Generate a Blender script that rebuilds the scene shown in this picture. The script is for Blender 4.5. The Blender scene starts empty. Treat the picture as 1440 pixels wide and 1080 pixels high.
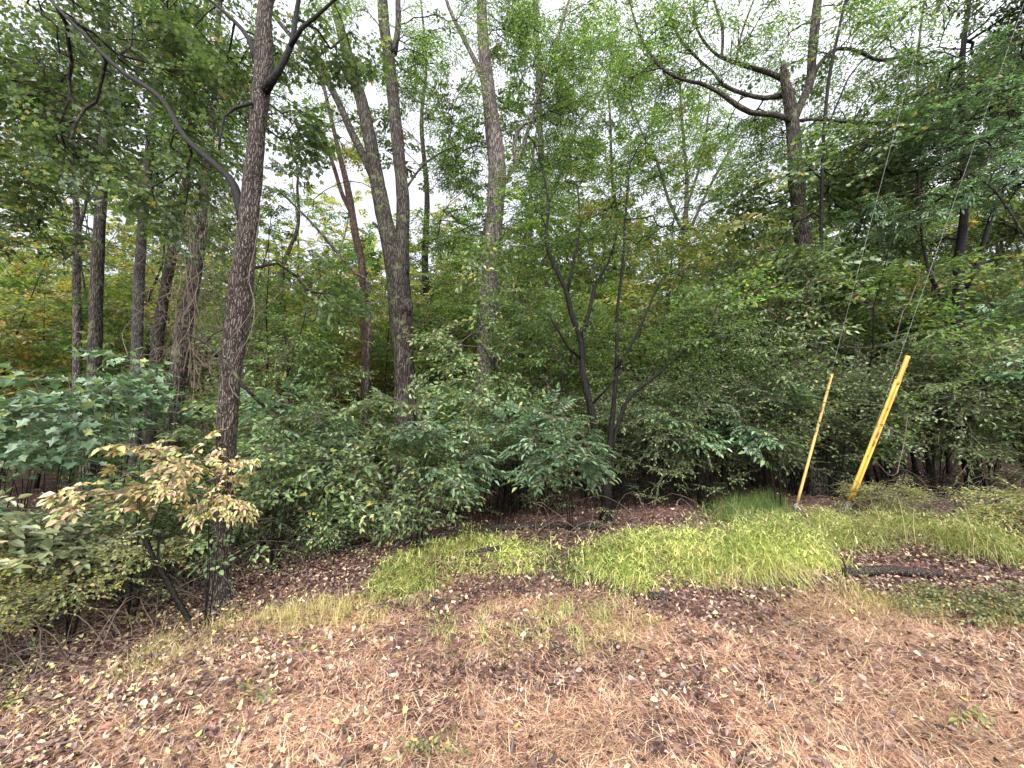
import bpy, math, numpy as np
from math import radians as R, pi
rs = np.random.RandomState(7)
SC = bpy.context.scene
COL = SC.collection

# ------------------------------------------------------------------ camera
F = 545.0; PITCH = R(7.0); CAMZ = 1.55
cam = bpy.data.cameras.new('camera'); camo = bpy.data.objects.new('camera', cam); COL.objects.link(camo)
camo.location = (0, 0, CAMZ); camo.rotation_euler = (R(90) + PITCH, 0, 0)
cam.sensor_width = 36; cam.lens = 36 * F / 1440; cam.clip_end = 500; cam.clip_start = 0.05
SC.camera = camo
CP, SP = math.cos(PITCH), math.sin(PITCH)

def ray(px, py):
    u = (px - 720) / F; v = (540 - py) / F
    return np.array([u, CP - v * SP, SP + v * CP])
def P(px, py, D):                       # world point seen towards px,py at forward distance D
    d = ray(px, py); t = D / d[1]
    return np.array([0, 0, CAMZ]) + d * t
def topx(p):
    q = p[1] * CP + (p[2] - CAMZ) * SP
    return 720 + F * p[0] / q, 540 - F * ((p[2] - CAMZ) * CP - p[1] * SP) / q
def ss(t):
    t = np.clip(t, 0, 1); return t * t * (3 - 2 * t)
def gz(x, y):
    x = np.asarray(x, float); y = np.asarray(y, float)
    z = 0.03 * np.clip(x, -9, 9) * ss((y + 1) / 4) + 0.30 * ss((y - 3.0) / 3.2)
    z = z - 0.12 * ss((-x - 1.2) / 2.5) * ss((y - 1.5) / 2)
    z = z + 0.020 * np.sin(x * 2.3 + y * 1.1) * np.cos(y * 2.9 - x * .7) + 0.010 * np.sin(x * 7.1 + 1.3) * np.sin(y * 6.3 + x * 2)
    z = z + 0.08 * np.exp(-(((x - 1.2) / 1.3) ** 2 + ((y - 4.35) / .45) ** 2)) + 0.07 * np.exp(-(((x + .6) / .9) ** 2 + ((y - 4.7) / .5) ** 2))
    z = z + 0.15 * np.sin(x * .21 + 1) * np.sin(y * .17) * ss((y - 9) / 10)
    return z
def G(px, py):                          # where the view ray meets the ground
    d = ray(px, py); t = 0.5
    for i in range(4000):
        p = np.array([0, 0, CAMZ]) + d * t
        if p[2] <= gz(p[0], p[1]): break
        t += 0.01
    return p

# ------------------------------------------------------------------ mesh builder
class MB:
    def __init__(s): s.V = []; s.F = []; s.n = 0
    def add(s, V, faces):
        V = np.asarray(V, float); s.V.append(V)
        for arr, m in faces: s.F.append((np.asarray(arr) + s.n, m))
        s.n += len(V)
    def inst(s, tpl, M, T):
        V, faces = tpl; N = len(T)
        if N == 0: return
        W = np.einsum('nij,vj->nvi', M, V) + T[:, None, :]
        off = (np.arange(N) * len(V))
        s.V.append(W.reshape(-1, 3))
        for arr, m in faces:
            a = (arr[None] + off[:, None, None]).reshape(-1, arr.shape[1])
            s.F.append((a + s.n, m))
        s.n += N * len(V)
    def mesh(s, name, mats, smooth=True):
        me = bpy.data.meshes.new(name)
        V = np.concatenate(s.V); me.vertices.add(len(V)); me.vertices.foreach_set('co', V.astype(np.float32).ravel())
        li = np.concatenate([a.ravel() for a, m in s.F]); lt = np.concatenate([np.full(len(a), a.shape[1]) for a, m in s.F])
        mi = np.concatenate([np.full(len(a), m) for a, m in s.F])
        me.loops.add(len(li)); me.loops.foreach_set('vertex_index', li.astype(np.int32))
        me.polygons.add(len(lt)); me.polygons.foreach_set('loop_start', (np.cumsum(lt) - lt).astype(np.int32))
        me.polygons.foreach_set('material_index', mi.astype(np.int32))
        me.polygons.foreach_set('use_smooth', np.full(len(lt), smooth))
        me.update(calc_edges=True)
        for m in mats: me.materials.append(m)
        return me
    def obj(s, name, mats, parent=None, smooth=True):
        o = bpy.data.objects.new(name, s.mesh(name, mats, smooth)); COL.objects.link(o)
        if parent is not None: o.parent = parent
        return o
def tag(o, label=None, cat=None, group=None, kind=None):
    if label: o['label'] = label
    if cat: o['category'] = cat
    if group: o['group'] = group
    if kind: o['kind'] = kind
    return o
def thing(name, label, cat, loc=(0, 0, 0), group=None):
    o = bpy.data.objects.new(name, None); COL.objects.link(o); o.location = loc; o.empty_display_size = .2
    return tag(o, label, cat, group)
def frames(D):
    D = D / (np.linalg.norm(D, axis=1, keepdims=True) + 1e-9)
    ref = np.where(np.abs(D[:, 2:3]) > .9, np.array([[1., 0, 0]]), np.array([[0, 0, 1.]]))
    A = np.cross(D, ref); A /= np.linalg.norm(A, axis=1, keepdims=True) + 1e-9
    return D, A, np.cross(A, D)
def cones(mb, P0, P1, r0, r1, k, m):
    P0 = np.asarray(P0); P1 = np.asarray(P1)
    if len(P0) == 0: return
    D, A, B = frames(P1 - P0); th = np.arange(k) * 2 * pi / k
    ring = np.cos(th)[None, :, None] * A[:, None] + np.sin(th)[None, :, None] * B[:, None]
    V = np.concatenate([P0[:, None] + ring * np.asarray(r0)[:, None, None], P1[:, None] + ring * np.asarray(r1)[:, None, None]], 1)
    i = np.arange(k); j = (i + 1) % k
    f = np.stack([i, j, j + k, i + k], 1)
    a = (f[None] + (np.arange(len(P0)) * 2 * k)[:, None, None]).reshape(-1, 4)
    mb.add(V.reshape(-1, 3), [(a, m)])
def crom(pts, rad, step):
    pts = np.asarray(pts, float); rad = np.asarray(rad, float)
    p = np.vstack([2 * pts[0] - pts[1], pts, 2 * pts[-1] - pts[-2]]); out = []; ro = []
    for i in range(1, len(p) - 2):
        n = max(1, int(np.linalg.norm(p[i + 1] - p[i]) / step))
        for q in range(n):
            t = q / n
            out.append(.5 * ((2 * p[i]) + (-p[i - 1] + p[i + 1]) * t + (2 * p[i - 1] - 5 * p[i] + 4 * p[i + 1] - p[i + 2]) * t * t + (-p[i - 1] + 3 * p[i] - 3 * p[i + 1] + p[i + 2]) * t ** 3))
            ro.append(rad[i - 1] * (1 - t) + rad[i] * t)
    out.append(p[-2]); ro.append(rad[-1])
    return np.array(out), np.array(ro)
def sweep(mb, pts, rad, k=14, m=0, rough=.06, step=.12, seed=0, cap=True, jag=0):
    pts, rad = crom(pts, rad, step); n = len(pts)
    T = np.gradient(pts, axis=0); D, A, B = frames(T)
    for i in range(1, n):               # carry the frame along
        a = A[i - 1] - D[i] * A[i - 1].dot(D[i]); a /= np.linalg.norm(a) + 1e-9
        A[i] = a; B[i] = np.cross(a, D[i])
    th = np.arange(k) * 2 * pi / k; s = np.concatenate([[0], np.cumsum(np.linalg.norm(np.diff(pts, axis=0), axis=1))])
    q = np.random.RandomState(seed + 3); ph = q.rand(8) * 6.28
    S, H = np.meshgrid(s, th, indexing='ij')
    nz = .5 * np.sin(3 * H + 1.3 * S + ph[0]) + .35 * np.sin(5 * H - 2.1 * S + ph[1]) + .4 * np.sin(2 * H + 4.3 * S + ph[2]) + .3 * np.sin(7 * H + 6 * S + ph[3])
    nz = nz + q.uniform(-.7, .7, nz.shape)
    rr = rad[:, None] * (1 + rough * nz)
    V = pts[:, None] + (np.cos(th)[None, :, None] * A[:, None] + np.sin(th)[None, :, None] * B[:, None]) * rr[..., None]
    if jag: V[-1] += D[-1] * q.uniform(-jag, jag, (k, 1)); V[-2] += D[-1] * q.uniform(-jag, jag, (k, 1)) * .3
    i = np.arange(k); j = (i + 1) % k; f = np.stack([i, j, j + k, i + k], 1)
    a = (f[None] + (np.arange(n - 1) * k)[:, None, None]).reshape(-1, 4)
    V = np.vstack([V.reshape(-1, 3), pts[-1:] - D[-1:] * jag, pts[:1]]); c = n * k
    tri = np.stack([i + (n - 1) * k, j + (n - 1) * k, np.full(k, c)], 1)
    tri2 = np.stack([j, i, np.full(k, c + 1)], 1)
    mb.add(V, [(a, m), (tri, m), (tri2, m)])
    return pts, rad

# ------------------------------------------------------------------ materials
def nodes(name):
    m = bpy.data.materials.new(name); m.use_nodes = True; nt = m.node_tree
    return m, nt, nt.nodes['Principled BSDF'], nt.nodes['Material Output']
def lk(nt, a, b): nt.links.new(a, b)
def ramp(nt, cols, interp='LINEAR'):
    n = nt.nodes.new('ShaderNodeValToRGB'); cr = n.color_ramp; cr.interpolation = interp
    for i, (p, c) in enumerate(cols):
        e = cr.elements[i] if i < 2 else cr.elements.new(p)
        e.position = p; e.color = (*c, 1)
    return n
def noise(nt, scale, detail=4, vec=None, rough=.55):
    n = nt.nodes.new('ShaderNodeTexNoise'); n.inputs['Scale'].default_value = scale; n.inputs['Detail'].default_value = detail
    n.inputs['Roughness'].default_value = rough
    if vec is not None: lk(nt, vec, n.inputs['Vector'])
    return n
def leafmat(name, cols, rough=.38, trans=.4, spec=.8, tint=(1.2, 1.25, .65), objvar=.25):
    m, nt, b, out = nodes(name)
    g = nt.nodes.new('ShaderNodeNewGeometry'); rp = ramp(nt, cols)
    lk(nt, g.outputs['Random Per Island'], rp.inputs[0])
    oi = nt.nodes.new('ShaderNodeObjectInfo'); mr = nt.nodes.new('ShaderNodeMapRange')
    mr.inputs['To Min'].default_value = 1 - objvar; mr.inputs['To Max'].default_value = 1 + objvar
    lk(nt, oi.outputs['Random'], mr.inputs['Value'])
    tc = nt.nodes.new('ShaderNodeTexCoord'); nz = noise(nt, 1.1, 2, tc.outputs['Object'])   # patches of older and younger leaves
    m2 = nt.nodes.new('ShaderNodeMapRange'); m2.inputs['From Min'].default_value = .3; m2.inputs['From Max'].default_value = .7
    m2.inputs['To Min'].default_value = .75; m2.inputs['To Max'].default_value = 1.3; lk(nt, nz.outputs['Fac'], m2.inputs['Value'])
    mu = nt.nodes.new('ShaderNodeMath'); mu.operation = 'MULTIPLY'; lk(nt, mr.outputs[0], mu.inputs[0]); lk(nt, m2.outputs[0], mu.inputs[1])
    vm = nt.nodes.new('ShaderNodeVectorMath'); vm.operation = 'SCALE'; lk(nt, rp.outputs[0], vm.inputs[0]); lk(nt, mu.outputs[0], vm.inputs['Scale'])
    lk(nt, vm.outputs[0], b.inputs['Base Color']); b.inputs['Roughness'].default_value = rough; b.inputs['Specular IOR Level'].default_value = spec
    tl = nt.nodes.new('ShaderNodeBsdfTranslucent'); v2 = nt.nodes.new('ShaderNodeVectorMath'); v2.operation = 'MULTIPLY'
    lk(nt, vm.outputs[0], v2.inputs[0]); v2.inputs[1].default_value = tint; lk(nt, v2.outputs[0], tl.inputs['Color'])
    mx = nt.nodes.new('ShaderNodeMixShader'); mx.inputs[0].default_value = trans
    lk(nt, b.outputs[0], mx.inputs[1]); lk(nt, tl.outputs[0], mx.inputs[2]); lk(nt, mx.outputs[0], out.inputs[0])
    return m
def barkmat(name, dark, light, scale=1.0, lichen=None, bump=.6, rough=.75, moss=None, blotch=.5):
    m, nt, b, out = nodes(name)
    tc = nt.nodes.new('ShaderNodeTexCoord'); mp = nt.nodes.new('ShaderNodeMapping'); lk(nt, tc.outputs['Object'], mp.inputs[0])
    mp.inputs['Scale'].default_value = (46 * scale, 46 * scale, 6.5 * scale)
    vo = nt.nodes.new('ShaderNodeTexVoronoi'); vo.feature = 'DISTANCE_TO_EDGE'; vo.inputs['Scale'].default_value = 1.0
    nz0 = noise(nt, 6 * scale, 5, tc.outputs['Object'])
    ad = nt.nodes.new('ShaderNodeVectorMath'); ad.operation = 'MULTIPLY_ADD'; ad.inputs[1].default_value = (2.2,) * 3
    lk(nt, nz0.outputs['Color'], ad.inputs[0]); lk(nt, mp.outputs[0], ad.inputs[2]); lk(nt, ad.outputs[0], vo.inputs['Vector'])
    nf = noise(nt, 1.0, 8, mp.outputs[0], .7)
    mr = nt.nodes.new('ShaderNodeMapRange'); mr.inputs['From Max'].default_value = .28; lk(nt, vo.outputs['Distance'], mr.inputs['Value'])
    mm = nt.nodes.new('ShaderNodeMath'); mm.operation = 'MULTIPLY'; lk(nt, mr.outputs[0], mm.inputs[0]); lk(nt, nf.outputs['Fac'], mm.inputs[1])
    rp = ramp(nt, [(.03, tuple(c * .55 for c in dark)), (.18, dark), (.52, light)]); lk(nt, mm.outputs[0], rp.inputs[0])
    c = rp.outputs[0]
    nb = noise(nt, 3.0 * scale, 5, tc.outputs['Object'], .65)
    r2 = ramp(nt, [(.30, (.1, .1, .1)), (.6, (1, 1, 1))]); lk(nt, nb.outputs['Fac'], r2.inputs[0])
    mxb = nt.nodes.new('ShaderNodeMix'); mxb.data_type = 'RGBA'; mxb.blend_type = 'MULTIPLY'; mxb.inputs[0].default_value = blotch
    lk(nt, c, mxb.inputs[6]); lk(nt, r2.outputs[0], mxb.inputs[7]); c = mxb.outputs[2]
    for col, sc, lo in ((lichen, 30 * scale, .60), (moss, 7 * scale, .55)):
        if col:
            nl = noise(nt, sc, 5, tc.outputs['Object'], .7); r3 = ramp(nt, [(lo, (0, 0, 0)), (lo + .08, (1, 1, 1))]); lk(nt, nl.outputs['Fac'], r3.inputs[0])
            mx = nt.nodes.new('ShaderNodeMix'); mx.data_type = 'RGBA'; lk(nt, r3.outputs[0], mx.inputs[0]); lk(nt, c, mx.inputs[6]); mx.inputs[7].default_value = (*col, 1); c = mx.outputs[2]
    lk(nt, c, b.inputs['Base Color']); b.inputs['Roughness'].default_value = rough; b.inputs['Specular IOR Level'].default_value = .15
    bp = nt.nodes.new('ShaderNodeBump'); bp.inputs['Strength'].default_value = bump; bp.inputs['Distance'].default_value = .02
    lk(nt, mm.outputs[0], bp.inputs['Height']); lk(nt, bp.outputs[0], b.inputs['Normal'])
    return m
def plain(name, cols, rough=.8, scale=20, metal=0):
    m, nt, b, out = nodes(name); tc = nt.nodes.new('ShaderNodeTexCoord'); n = noise(nt, scale, 5, tc.outputs['Object'])
    rp = ramp(nt, cols); lk(nt, n.outputs['Fac'], rp.inputs[0]); lk(nt, rp.outputs[0], b.inputs['Base Color'])
    b.inputs['Roughness'].default_value = rough; b.inputs['Metallic'].default_value = metal
    return m
L = {}
L['deep'] = leafmat('leaf_deep_green', [(0, (0.035, 0.064, 0.026)), (.5, (0.070, 0.115, 0.043)), (.9, (0.110, 0.166, 0.059)), (.97, (0.180, 0.221, 0.079)), (1, (0.320, 0.221, 0.079))])
L['oak'] = leafmat('leaf_oak_green', [(0, (.050, .098, .030)), (.5, (.098, .178, .045)), (.9, (.165, .255, .065)), (.97, (.26, .31, .08)), (1, (.38, .32, .08))], trans=.6)
L['yellow'] = leafmat('leaf_yellow_green', [(0, (0.100, 0.147, 0.045)), (.5, (0.200, 0.248, 0.079)), (.85, (0.330, 0.331, 0.114)), (1, (0.460, 0.267, 0.086))], trans=.5, tint=(1.3, 1.3, .6))
L['gold'] = leafmat('leaf_gold', [(0, (.15, .20, .04)), (.45, (.28, .29, .06)), (.85, (.42, .33, .07)), (1, (.45, .20, .06))], trans=.5, tint=(1.3, 1.2, .6))
L['blue'] = leafmat('leaf_blue_green', [(0, (.055, .105, .055)), (.5, (.095, .170, .090)), (.9, (.16, .25, .14)), (1, (.30, .34, .11))], rough=.33, trans=.3, spec=.8, tint=(1.1, 1.25, .6))
L['mid'] = leafmat('leaf_mid_green', [(0, (.065, .115, .040)), (.5, (.120, .195, .070)), (.9, (.20, .29, .11)), (.97, (.34, .36, .11)), (1, (.50, .42, .10))], rough=.36, trans=.35, spec=.7)
L['fine'] = leafmat('leaf_fine_green', [(0, (.055, .095, .035)), (.5, (.105, .165, .062)), (.9, (.19, .26, .11)), (1, (.38, .38, .15))], rough=.34, trans=.4, spec=.7)
L['beige'] = leafmat('leaf_beige', [(0, (.26, .18, .13)), (.3, (.42, .28, .17)), (.55, (.42, .34, .14)), (.8, (.30, .32, .10)), (1, (.14, .20, .06))], rough=.42, trans=.25, tint=(1.1, 1, .7))
L['olive'] = leafmat('leaf_pale_olive', [(0, (.08, .11, .06)), (.6, (.17, .20, .10)), (.95, (.30, .31, .15)), (1, (.40, .30, .18))], rough=.4, trans=.25)
BK = {}
BK['dark'] = barkmat('bark_dark', (.018, .014, .012), (.045, .036, .031), 1, moss=(.06, .075, .035))
BK['flaky'] = barkmat('bark_flaky', (.026, .019, .017), (.145, .12, .10), 1.3, lichen=(.30, .275, .255), bump=1, blotch=.35)
BK['oak'] = barkmat('bark_oak', (.026, .021, .018), (.105, .088, .074), .8, moss=(.085, .10, .05), bump=.9)
BK['pale'] = barkmat('bark_pale', (.055, .044, .04), (.20, .172, .157), .7, lichen=(.32, .31, .28), bump=.7, blotch=.6)
BK['grey'] = barkmat('bark_grey', (.035, .031, .028), (.095, .087, .08), 1.2, bump=.4, lichen=(.26, .27, .24))
BK['red'] = barkmat('bark_reddish', (.045, .030, .024), (.14, .09, .075), .9, bump=.7)
BK['black'] = barkmat('bark_wet_black', (.004, .0035, .003), (.022, .017, .015), 1.5, rough=.6, bump=.5)
BK['twig'] = plain('twig_brown', [(.3, (.045, .034, .027)), (.7, (.11, .085, .065))], .8)
BK['vine'] = plain('vine_tan', [(.3, (.055, .038, .030)), (.7, (.17, .125, .10))], .85, 8)

# ------------------------------------------------------------------ leaves and sprays
def leaf_simple(l, w, fold=.18, droop=.15):
    V = np.array([[0, 0, 0], [.32 * l, .5 * w, fold * w], [.70 * l, .36 * w, fold * w * .6 - droop * l * .4], [l, 0, -droop * l], [.70 * l, -.36 * w, fold * w * .6 - droop * l * .4], [.32 * l, -.5 * w, fold * w]])
    return V, np.array([[0, 3, 2, 1], [0, 5, 4, 3]])
def leaf_lod(l, w):
    V = np.array([[0, 0, 0], [.45 * l, .5 * w, .04 * l], [l, 0, -.12 * l], [.45 * l, -.5 * w, .04 * l]])
    return V, np.array([[0, 3, 2, 1]])
def leaf_maple(l, w):
    h = [(.0, .0), (.10, .34), (.34, .26), (.50, .60), (.66, .22), (1, 0)]
    V = [[x * l, y * w, .12 * abs(y) * w - .18 * l * x * x] for x, y in h]
    V += [[x * l, -y * w, .12 * abs(y) * w - .18 * l * x * x] for x, y in h[1:-1]]
    return np.array(V), np.array([[0, 5, 4, 3, 2, 1], [0, 6, 7, 8, 9, 5]])
def rotm(yaw, pitch, roll):
    cy, sy, cp, sp, cr, sr = math.cos(yaw), math.sin(yaw), math.cos(pitch), math.sin(pitch), math.cos(roll), math.sin(roll)
    Z = np.array([[cy, -sy, 0], [sy, cy, 0], [0, 0, 1]]); Y = np.array([[cp, 0, sp], [0, 1, 0], [-sp, 0, cp]]); X = np.array([[1, 0, 0], [0, cr, -sr], [0, sr, cr]])
    return Z @ Y @ X
def spray(kind, seed):
    q = np.random.RandomState(seed); mb = MB(); s0 = []; s1 = []; LV = []
    def put(leaf, p, yaw, pitch, roll, sc=1):
        V, f = leaf; mb.add((V * sc) @ rotm(yaw, pitch, roll).T + p, [(f, 0)])
    def jl(): return q.uniform(.75, 1.2)
    if kind in ('hick', 'ash', 'hickbig'):              # compound leaves spreading from a short twig
        nl, ll, lw = {'hick': (7, .105, .055), 'ash': (9, .085, .036), 'hickbig': (5, .13, .075)}[kind]
        s0.append((0, 0, 0)); s1.append((.22, 0, .03))
        for c in range(5):
            bx = np.array([.05 + .17 * c / 4, 0, .02]); yaw = (c - 2) * .62 * (-1) ** c + q.uniform(-.3, .3); ln = q.uniform(.2, .3)
            up = q.uniform(-.1, .35); M = rotm(yaw, -up, q.uniform(-.2, .2)); prev = bx
            for i in range(nl // 2 + 1):
                t = (i + 1) / (nl // 2 + 1); pt = bx + M @ np.array([ln * (.25 + .75 * t), 0, -.10 * ln * t * t * 3])
                s0.append(prev); s1.append(pt); prev = pt
                if i == nl // 2: put(leaf_simple(ll * 1.15, lw * 1.1), pt, yaw + q.uniform(-.1, .1), q.uniform(.1, .5), q.uniform(-.3, .3), jl())
                else:
                    for sd in (1, -1): put(leaf_simple(ll, lw), pt, yaw + sd * q.uniform(.85, 1.2), q.uniform(0, .4), sd * q.uniform(-.4, .2), jl() * (.75 + .3 * t))
    else:
        spec = {'oak': (9, .085, .026, leaf_simple), 'oakw': (8, .09, .042, leaf_simple), 'maple': (6, .09, .085, leaf_maple), 'maplebig': (6, .105, .10, leaf_maple),
                'dog': (7, .085, .045, leaf_simple), 'fine': (12, .042, .024, leaf_simple), 'thin': (8, .07, .020, leaf_simple), 'broad': (6, .125, .068, leaf_simple),
                'lod': (10, .105, .058, leaf_lod), 'lodbig': (11, .16, .085, leaf_lod)}[kind]
        n, l, w, fn = spec; nb = 4 if kind not in ('maplebig', 'broad') else 2
        ln = .5 if kind != 'fine' else .42
        tw = [((0, 0, 0), 0, ln)]
        for b in range(nb):
            x = ln * (.2 + .65 * b / nb); tw.append(((x, 0, -.06 * x), (1 if b % 2 else -1) * q.uniform(.6, 1.0), ln * q.uniform(.42, .62) * (1.15 - .4 * b / nb)))
        for p0, yaw, t in tw:
            p0 = np.array(p0); pt = q.uniform(-.25, .2); dr = np.array([math.cos(yaw), math.sin(yaw), pt]); prev = p0
            kk = max(3, int(n * t / ln))
            for i in range(kk):
                a = (i + 1) / kk; pp = p0 + dr * t * a + np.array([0, 0, -.12 * t * a * a]) + q.uniform(-.008, .008, 3)
                if i % 2 == 1 or i == kk - 1: s0.append(prev); s1.append(pp); prev = pp
                sd = 1 if i % 2 else -1
                ly = yaw + sd * q.uniform(.5, 1.2) if i < kk - 1 else yaw + q.uniform(-.3, .3)
                put(fn(l, w), pp, ly, q.uniform(-.25, .7), q.uniform(-.75, .75), jl())
    cones(mb, np.array(s0, float), np.array(s1, float), np.full(len(s0), .0036), np.full(len(s0), .0022), 3, 1)
    V = np.concatenate(mb.V); byk = {}
    for a, m in mb.F: byk.setdefault((a.shape[1], m), []).append(a)
    return V, [(np.concatenate(v), k[1]) for k, v in byk.items()]
SPR = {}
def sprays(kind):
    if kind not in SPR: SPR[kind] = [spray(kind, 11 * i + 5) for i in range(4)]
    return SPR[kind]
def place(mb, kind, T, Dr, sc, q, tilt=.35, flat=.75):
    """sprays at points T pointing along Dr, their plane kept near level"""
    T = np.asarray(T); N = len(T)
    if N == 0: return
    Dr = np.array(Dr); Dr = Dr / (np.linalg.norm(Dr, axis=1, keepdims=True) + 1e-9)
    Dr[:, 2] = Dr[:, 2] * (1 - flat) + q.normal(0, tilt * .4, N); Dr += q.normal(0, .25, (N, 3)) * [1, 1, .4]
    X = Dr / (np.linalg.norm(Dr, axis=1, keepdims=True) + 1e-9)
    U = np.array([0, 0, 1.]) + q.normal(0, tilt, (N, 3)); Y = np.cross(U, X); Y /= np.linalg.norm(Y, axis=1, keepdims=True) + 1e-9; Z = np.cross(X, Y)
    M = np.stack([X, Y, Z], 2) * (np.asarray(sc) * q.uniform(.75, 1.2, N))[:, None, None]
    pick = q.randint(0, 4, N); S = sprays(kind)
    for i in range(4):
        w = pick == i; mb.inst(S[i], M[w], T[w])
def grow(sk, targets, q, step=.35, tip=.0035, expo=.36, climb=.5, wig=.05):
    """join every target to the nearest limb point so that branches fork outwards"""
    sk = np.asarray(sk); n0 = len(sk); cap = n0 + 40 * len(targets) + 10
    N = np.zeros((cap, 3)); N[:n0] = sk; DR = np.zeros((cap, 3)); par = np.full(cap, -1); cost = np.zeros(cap); n = n0
    dm = np.array([np.min(np.linalg.norm(sk - t, axis=1)) for t in targets]); tips = []
    for t in np.asarray(targets)[np.argsort(dm)]:
        v = t - N[:n]; d = np.linalg.norm(v, axis=1); c = d + .45 * d * (1 - (v * DR[:n]).sum(1) / (d + 1e-6)) * (DR[:n] ** 2).sum(1) + .22 * cost[:n] + climb * np.maximum(0, N[:n, 2] - t[2] + .15 * d)
        j = int(np.argmin(c)); a = N[j]; k = min(38, max(1, int(math.ceil(d[j] / step)))); side = q.normal(0, wig, 3) * d[j]; prev = j
        for i in range(1, k + 1):
            s = i / k; p = a * (1 - s) + t * s + (side + np.array([0, 0, .10 * d[j]])) * math.sin(pi * s) + (q.normal(0, .018, 3) if i < k else 0)
            if n >= cap: break
            N[n] = p; par[n] = prev; e_ = p - N[prev]; DR[n] = e_ / (np.linalg.norm(e_) + 1e-9); cost[n] = cost[prev] + d[j] / k; prev = n; n += 1
        tips.append(prev)
    cnt = np.zeros(n); cnt[tips] += 1
    for i in range(n - 1, n0 - 1, -1): cnt[par[i]] += cnt[i]
    idx = np.arange(n0, n); r = tip * np.maximum(cnt, 1) ** expo; P0 = N[par[idx]]; P1 = N[idx]
    r1 = r[idx]; r0 = np.where(par[idx] >= n0, np.minimum(r[par[idx]], r1 * 1.5), r1 * 1.3)
    tips = np.array(tips); D = N[tips] - N[par[tips]]
    return P0, P1, r0, r1, N[tips], D
def clumpy(c, rad, n, q, per=9, sig=.16):
    """points gathered in clumps inside an ellipsoid"""
    rad = np.array(rad); m = max(1, n // per); cc = q.normal(0, 1, (m, 3)); cc /= np.linalg.norm(cc, axis=1, keepdims=True)
    cc *= q.rand(m, 1) ** (1 / 2.4)
    p = cc[q.randint(0, m, n)] + q.normal(0, sig, (n, 3))
    return np.array(c) + p * rad
def branches(mb, g, m=0):
    P0, P1, r0, r1 = g[:4]; big = r1 > .012; mid = (r1 > .005) & ~big; sm = ~big & ~mid
    for w, k in ((big, 7), (mid, 5), (sm, 3)): cones(mb, P0[w], P1[w], r0[w], r1[w], k, m)

# ------------------------------------------------------------------ trees drawn after the photograph
def pline(pl, D):
    pts = []; rad = []
    for e in pl:
        px, py, w = e[:3]; d = D + (e[3] if len(e) > 3 else 0); p = P(px, py, d)
        q = p[1] * CP + (p[2] - CAMZ) * SP; pts.append(p); rad.append(.92 * w / 2 / F * q / math.sqrt(1 + ((px - 720) / F) ** 2))
    return pts, rad
LAND = []; DENS = 1.8
def hero(name, label, cat, D, trunk, limbs=(), clouds=(), bark='dark', leaf='oak', kind='oak', top=0, topn=60, sc=1.0, limbbark=None, seed=1, rough=.06, flare=1.35, skel=1.2, jag=0, tip=.0042, group=None, k=16):
    q = np.random.RandomState(seed); pts, rad = pline(trunk, D)
    b = pts[0].copy(); b[2] = float(gz(b[0], b[1])) - .12
    if pts[0][2] - b[2] > .25: pts = [b + [0, 0, .0]] + pts; rad = [rad[0] * flare * 1.15] + rad; 
    else: pts[0][2] = b[2]; rad[0] *= flare
    if len(pts) > 2:                                            # root flare
        f = pts[0] + (pts[1] - pts[0]) * min(.5, .35 / (np.linalg.norm(pts[1] - pts[0]) + 1e-6)); pts.insert(1, f); rad.insert(1, rad[1] * 1.06)
    if top > 0:                                                 # the stem goes on above the picture
        d = pts[-1] - pts[-2]; d /= np.linalg.norm(d); e = pts[-1]; r = rad[-1]; hgt = top - e[2]
        for i in range(1, 5): pts.append(e + (d * .6 + np.array([0, 0, .6])) * hgt * i / 4 / 1.2 + q.normal(0, .12, 3) * [1, 1, 0]); rad.append(r * (1 - .22 * i))
    base = np.array([pts[0][0], pts[0][1], float(gz(pts[0][0], pts[0][1]))])
    root = thing(name, label, cat, base, group)
    tb = MB(); tp, tr = sweep(tb, np.array(pts) - base, rad, k, 0, rough, .10 if D < 7 else .2, seed, jag=jag); tb.obj('trunk', [BK[bark]], root)
    sk = [tp[tp[:, 2] > skel]]
    for lm in limbs:
        lp, lr = pline(lm, D); mb = MB()
        if lm[-1][1] <= 4:                                      # limbs that leave the picture carry on
            d = lp[-1] - lp[-2]; d /= np.linalg.norm(d)
            for i in range(1, 4): lp.append(lp[-1] + d * .8 + q.normal(0, .08, 3) + [0, 0, .15]); lr.append(lr[-1] * .7)
        a, c = sweep(mb, np.array(lp) - base, lr, 10, 0, rough * .8, .15, seed + len(sk)); mb.obj('limb', [BK[limbbark or bark]], root); sk.append(a)
    T = []
    for c in clouds:
        px, py, rx, ry, dd, ds, n = c[:7]; n = int(n * DENS * (1.25 if px > 1150 else 1) * (1.35 if px > 600 and py < 210 else 1)); ctr = P(px, py, D + dd); sx = rx / F * (D + dd); sy = ry / F * (D + dd)
        T.append(clumpy(ctr - base, (sx, ds, sy), n, q))
    if top > 0 and topn: T.append(clumpy(np.array(pts[-2]) - base, (2.6, 2.4, top * .16), topn, q))
    if T:
        T = np.concatenate(T); T = T[(T[:, 2] > .5)]
        wp = T + base; T = T[~((wp[:, 1] < 2.4) & (wp[:, 2] < 5))]
        g = grow(np.concatenate(sk), T, q, tip=tip); mb = MB(); place(mb, kind, g[4], g[5], sc * .9, q); branches(mb, g, 1)
        mb.obj('crown', [L[leaf], BK['dark'] if bark != 'black' else BK['black']], root, False)
    LAND.append((name, topx(base + np.array([0, 0, 1.0]))[0]))
    return root

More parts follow.
